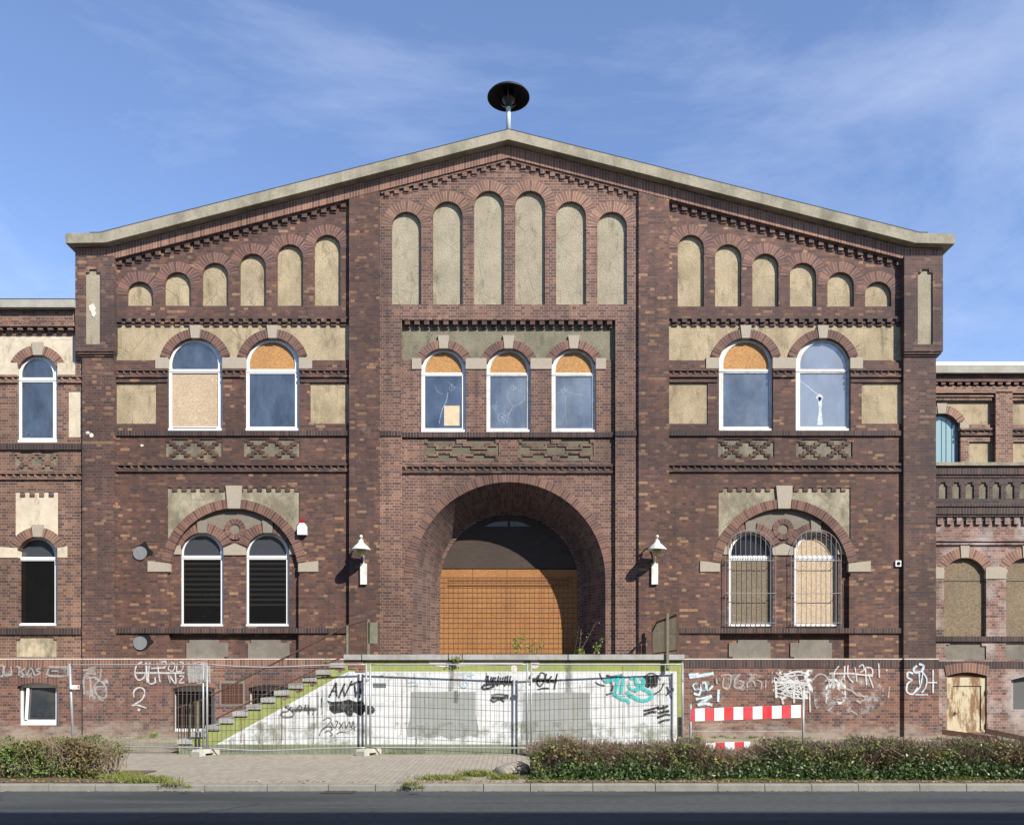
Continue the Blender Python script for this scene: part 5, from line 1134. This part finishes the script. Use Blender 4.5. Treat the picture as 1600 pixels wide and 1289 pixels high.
def hedge(label, x0, x1, y0, y1, h, n, ntw, mat, seed, gap=lambda x: 1.0, red=None, dip=lambda x: 0.0):
    rr = random.Random(seed); H = thing('hedge', label, 'hedge', ((x0 + x1) / 2, (y0 + y1) / 2, 0)); lv, tw, rd = Leaves(), Leaves(), Leaves()
    for _ in range(n):
        x = rr.uniform(x0, x1)
        if rr.random() > gap(x): continue
        e = min(1, (x - x0 + .05) / .35, (x1 - x + .05) / .35); top = (h - dip(x) + .10 * hnoise(x * 2, seed)) * (.55 + .45 * e ** .5)
        v = rr.random(); z_ = top * rr.random() ** .8
        if v < .48: y = y0 + abs(rr.gauss(0, .11)) + .10 * hnoise(x * 2.3 + 2, seed) + .04 * math.sin(z_ * 14 + x * 5); z = z_
        elif v < .9: y = rr.uniform(y0, y1); z = top - abs(rr.gauss(0, .06)) + .03 * hnoise(x * 5 + y * 4, seed)
        else: y = rr.uniform(y0, y1); z = top * rr.random()
        if z > top - .12: y = y0 + (y - y0) * 1 + .07 * (z - top + .12) / .12
        c = .5 * (math.sin(x * 7.1 + y * 3 + seed) + math.sin(z * 11 + x * 3.3))
        if c < -.35 and rr.random() < .75: continue           # hollows in the foliage
        (rd if red and rr.random() < red(x, z) else lv).leaf(Vector((x, y, max(z, .02))), rr.uniform(.026, .072), rr)
    for _ in range(ntw):
        x = rr.uniform(x0 + .05, x1 - .05); y = rr.uniform(y0 + .1, y1 - .05); t = Vector((rr.gauss(0, .12), rr.gauss(-.02, .1), 0)); top = h - dip(x) + .09 * hnoise(x * 2, seed) + rr.uniform(-.18, .10)
        a = Vector((x, y, rr.uniform(0, .3))); b = Vector((x, y, top)) + t; tw.stick(a, b, .006, .0025, rr)
        for _k in range(2):
            c_ = a.lerp(b, rr.uniform(.35, .85)); tw.stick(c_, c_ + Vector((rr.gauss(0, .09), rr.gauss(-.03, .07), rr.uniform(.03, .16))), .004, .002, rr)
    if not lv.f: pass
    lv.build('foliage', mat, H); tw.build('twigs', TW, H)
    if rd.f: rd.build('red_leaves', REDL, H)
    return H
hy0, hy1 = -(D - 14.15), -(D - 15.35)
hedge('clipped hedge along the kerb at the left, browned with a green right end', -16, P(192, 0, D - 14.9).x, hy0, hy1 - .1, .60, 24000, 3500, LFG, 3)
def gap(x):
    g_ = .62
    if 1.25 < x < 2.6: g_ = .16
    if 2.9 < x < 4.4: g_ = .34
    if x > 6: g_ = .5
    return g_
hedge('long twiggy brown and green hedge with ivy at its foot along the right kerb', P(828, 0, D - 14.6).x, 16, hy0 + .05, hy1, .56, 40000, 11000, LF, 11, gap, lambda x, z: .5 if 3.35 < x < 4.1 and z > .33 and math.sin(x * 9) > .1 else 0, lambda x: .19 * math.exp(-((x - 4.0) / .45) ** 2) + .10 * math.exp(-((x - 2.55) / .25) ** 2))
rr = random.Random(5); iv = Leaves()
for _ in range(15000):
    x = rr.uniform(.25, 15); c = hnoise(x * 1.3, 4); z = abs(rr.gauss(0, .5)) * (.27 + .14 * c) * min(1, (x - .1) / .6)
    if 3.0 < x < 3.9 and rr.random() < .7: continue
    y = hy0 - .14 + z * .45 + rr.gauss(0, .04)
    iv.leaf(Vector((x, y, max(.02, z))), rr.uniform(.045, .085), rr, .2)
tag(iv.build('ivy', IV), 'dark green ivy covering the foot of the right hedge', 'ivy', kind='stuff')
# leaf litter and grass
lt = Leaves()
for _ in range(2600):
    x = rr.uniform(-9, 11); y = KY + .17 + abs(rr.gauss(0, .16))
    if -5.5 < x < -1.9 and rr.random() < .85: continue
    lt.leaf(Vector((x, y, .02 + rr.random() * .012)), rr.uniform(.03, .06), rr, 4)
for _ in range(500): lt.leaf(Vector((rr.uniform(-9, 11), KY - abs(rr.gauss(0, .05)), -.092)), rr.uniform(.02, .045), rr, 5)
for _ in range(350): lt.leaf(Vector((rr.uniform(-9, 2), rr.uniform(KY + .2, -4), .006)), rr.uniform(.02, .04), rr, 6)
tag(lt.build('leaf_litter', DRY), 'dry yellow brown leaves scattered along the kerb', 'fallen leaves', kind='stuff')
gs = Leaves()
def tuft(x, y, rx, ry, n, h, z=0.0):
    for _ in range(n):
        a, b = rr.gauss(0, .45), rr.gauss(0, .45); p = Vector((x + a * rx, y + b * ry, z)); gs.blade(p, h * rr.uniform(.4, 1.1), h * rr.uniform(.1, .8), .004, rr)
def gx(px, py): o = depth_at(py); q = P(px, py, o); return q.x, q.y
for px_, py_, rx, ry, n, h in ((225, 1222, .5, .16, 900, .13), (195, 1215, .3, .2, 300, .12), (150, 1216, .35, .1, 260, .10), (270, 1226, .22, .07, 200, .07), (293, 1231, .08, .04, 80, .06), (640, 1227, .16, .06, 130, .07), (690, 1218, .45, .16, 700, .10), (745, 1212, .35, .16, 500, .12), (790, 1217, .3, .14, 500, .10), (655, 1232, .1, .04, 90, .06), (850, 1222, .3, .08, 260, .06), (1140, 1221, .3, .06, 220, .06), (1200, 1221, .5, .06, 320, .07), (1510, 1219, .3, .06, 300, .09)):
    x, y = gx(px_, py_); tuft(x, y, rx, ry, n, h)
for _ in range(60):                     # thin growth along the foot of the walls and paving edge
    x = rr.uniform(-12, 12); tuft(x, -rr.uniform(.1, .9) if abs(x) > 4 else -to - rr.uniform(.02, .2), .16, .06, 30, .07, .1 if abs(x) > 4 else 0)
tag(gs.build('grass', GR), 'patchy green and dry grass along the kerb and wall feet', 'grass', kind='stuff')
# single weeds
def weed(name, label, base, h, nst, leafs, size, seed, group=None, mat=None):
    q = random.Random(seed); Wd = thing(name, label, 'plant', base, group=group); st_, lf_ = Leaves(), Leaves(); base = Vector(base)
    for _ in range(nst):
        tip = base + Vector((q.gauss(0, .25) * h, q.gauss(0, .2) * h, h * q.uniform(.6, 1)))
        st_.stick(base + Vector((q.gauss(0, .02), q.gauss(0, .02), 0)), tip, .006, .003, q)
        for k in range(leafs):
            t = .15 + .85 * (k + q.random()) / leafs; p = base.lerp(tip, t) + Vector((q.gauss(0, .035), q.gauss(0, .035), q.gauss(0, .02))); lf_.leaf(p, size * q.uniform(.6, 1.1), q)
    st_.build('stem', TW, Wd); lf_.build('leaves', mat or LFY, Wd)
LFY = leaf_mat('sapling_leaf', [(.10, .16, .03), (.19, .25, .05), (.30, .33, .08)])
zs_ = zs + .005
def onslab(px): p = P(px, 1022, to - .25); return (p.x, p.y, zs_)
weed('sapling', 'taller yellow-green sapling growing on the terrace before the gate', onslab(807), .52, 3, 26, .07, 1, 'saplings on the terrace')
weed('sapling', 'second yellow-green sapling right of the taller one on the terrace', onslab(831), .43, 3, 24, .07, 2, 'saplings on the terrace')
weed('sapling', 'small green sapling in the shade of the arch right side', onslab(931), .38, 2, 18, .06, 3, 'saplings on the terrace')
weed('weed', 'low leafy weed at the terrace edge under the arch shadow', onslab(907), .13, 8, 14, .05, 4, 'weeds on the terrace')
p = P(714, 1030, to + .06); weed('weed', 'bright green weed tuft hanging over the slab joint of the terrace', (p.x, p.y - .03, p.z - .10), .17, 10, 12, .05, 5, 'weeds on the terrace')
p = P(897, 1021, to - .15); weed('dry_weed', 'tall dry brown stalk standing on the terrace right of the gate', (p.x, p.y, zs_), .82, 1, 6, .03, 6, 'dry stalks on the terrace', DRY)
p = P(905, 1021, to - .4); weed('dry_weed', 'feathery dry stalk in the archway shade', (p.x, p.y, zs_), .95, 2, 14, .035, 8, 'dry stalks on the terrace', DRY)
x, y = gx(240, 1159); weed('weed', 'green weed clump at the wall foot left of the steps', (x, y, .06), .22, 12, 14, .06, 9, 'weeds at the wall foot')
x, y = gx(1090, 1164); weed('weed', 'weed clump at the wall foot right of the terrace', (x, y, .03), .25, 14, 14, .06, 10, 'weeds at the wall foot')
p = P(510, 1036, to + .02); weed('weed', 'small weed rooted in the top steps', (p.x, p.y, p.z - .02), .12, 6, 10, .04, 12, 'weeds on the terrace')
x, y = gx(224, 1172); weed('dry_weed', 'thin rusty dry stalk beside the left fence panel', (x, y, 0), .55, 1, 5, .03, 14, None, DRY)

# boulder, rusty beams, drain
x, y = gx(800, 1208); q = MB(); rs = random.Random(9)
q.lathe([(.0, -.03), (.30, -.03), (.335, .04), (.27, .13), (.15, .185), (.0, .20)], (0, 0, 0), 14)
q.v = [(a * (1 + .18 * math.sin(3 * math.atan2(b, a) + 5 * c)), b * .7 * (1 + .15 * math.sin(2 * math.atan2(b, a))), c * (1 + .2 * math.sin(a * 9))) for a, b, c in q.v]
bd = tag(q.build('boulder', rough_mat('rough_stone', (.38, .34, .28), (.26, .23, .19), 18, dirt=.3, bump=.8, bd=.03), smooth_=True), 'pale rounded stone lying at the left end of the right hedge', 'stone'); bd.location = (x, y, 0)
for i, (a, b, ya, yb2, lb) in enumerate(((1472, 1560, 1139, 1151, 'rusty steel beam on the ground before the cream door'), (1543, 1640, 1138, 1158, 'rusty steel beam sloping away at the right edge'))):
    o1 = .9; p0, p1 = P(a, ya, o1), P(b, yb2, o1 + .5); m_ = MB()
    d = (p1 - p0).normalized(); n_ = d.cross(Vector((0, 0, 1))).normalized() * .06; up = Vector((0, 0, .13))
    c_ = [p0 - n_, p0 + n_, p1 + n_, p1 - n_]; b_ = [v - up for v in c_]
    m_.face(c_[::-1]); m_.face(b_)
    for k in range(4): m_.face([c_[k], b_[k], b_[(k + 1) % 4], c_[(k + 1) % 4]])
    tag(m_.build('steel_beam', RUST), lb, 'beam', 'rusty beams by the side door')
x, y = gx(517, 1236)[0], KY - .16
mb = MB().box(-.26, .26, -.14, .14, -.005, .008)
dg = tag(mb.build('drain_grate', DKM), 'iron drain grate in the gutter in front of the steps', 'drain'); dg.location = (x, y, -.098); WLOC[dg.name] = Vector()
mb = MB()
for k in range(9): mb.box(-.23 + k * .052, -.20 + k * .052, -.11, .11, .008, .016)
mb.build('bars', rough_mat('cast_iron', (.06, .058, .055), None, 20), dg)

# ================================================================== block across the road (behind the viewer, shades the near lane)
OB = thing('apartment_block', 'plain rendered block across the road, behind the viewpoint', 'building', (0, -30, 0))
OY = -25.0; OH = (OY + 11.25) * SUN.z / SUN.y * 1.0
MB().box(-45, 45, OY - 10, OY, -.2, OH - .35).build('wall', rough_mat('grey_render', (.32, .30, .27), None, 4), OB)
MB().box(-45.2, 45.2, OY - 10.2, OY + .02, OH - .35, OH).build('roof', FELT, OB)
for i in range(12):
    for j in range(3):
        xx = -38.5 + i * 7; zz = 1.2 + j * 3.6
        f = MB().box(xx, xx + 1.5, OY, OY + .05, zz, zz + 1.8).build('window', WHT, OB); MB().box(xx + .1, xx + 1.4, OY + .05, OY + .06, zz + .1, zz + 1.7).build('pane', G_DARK, f)
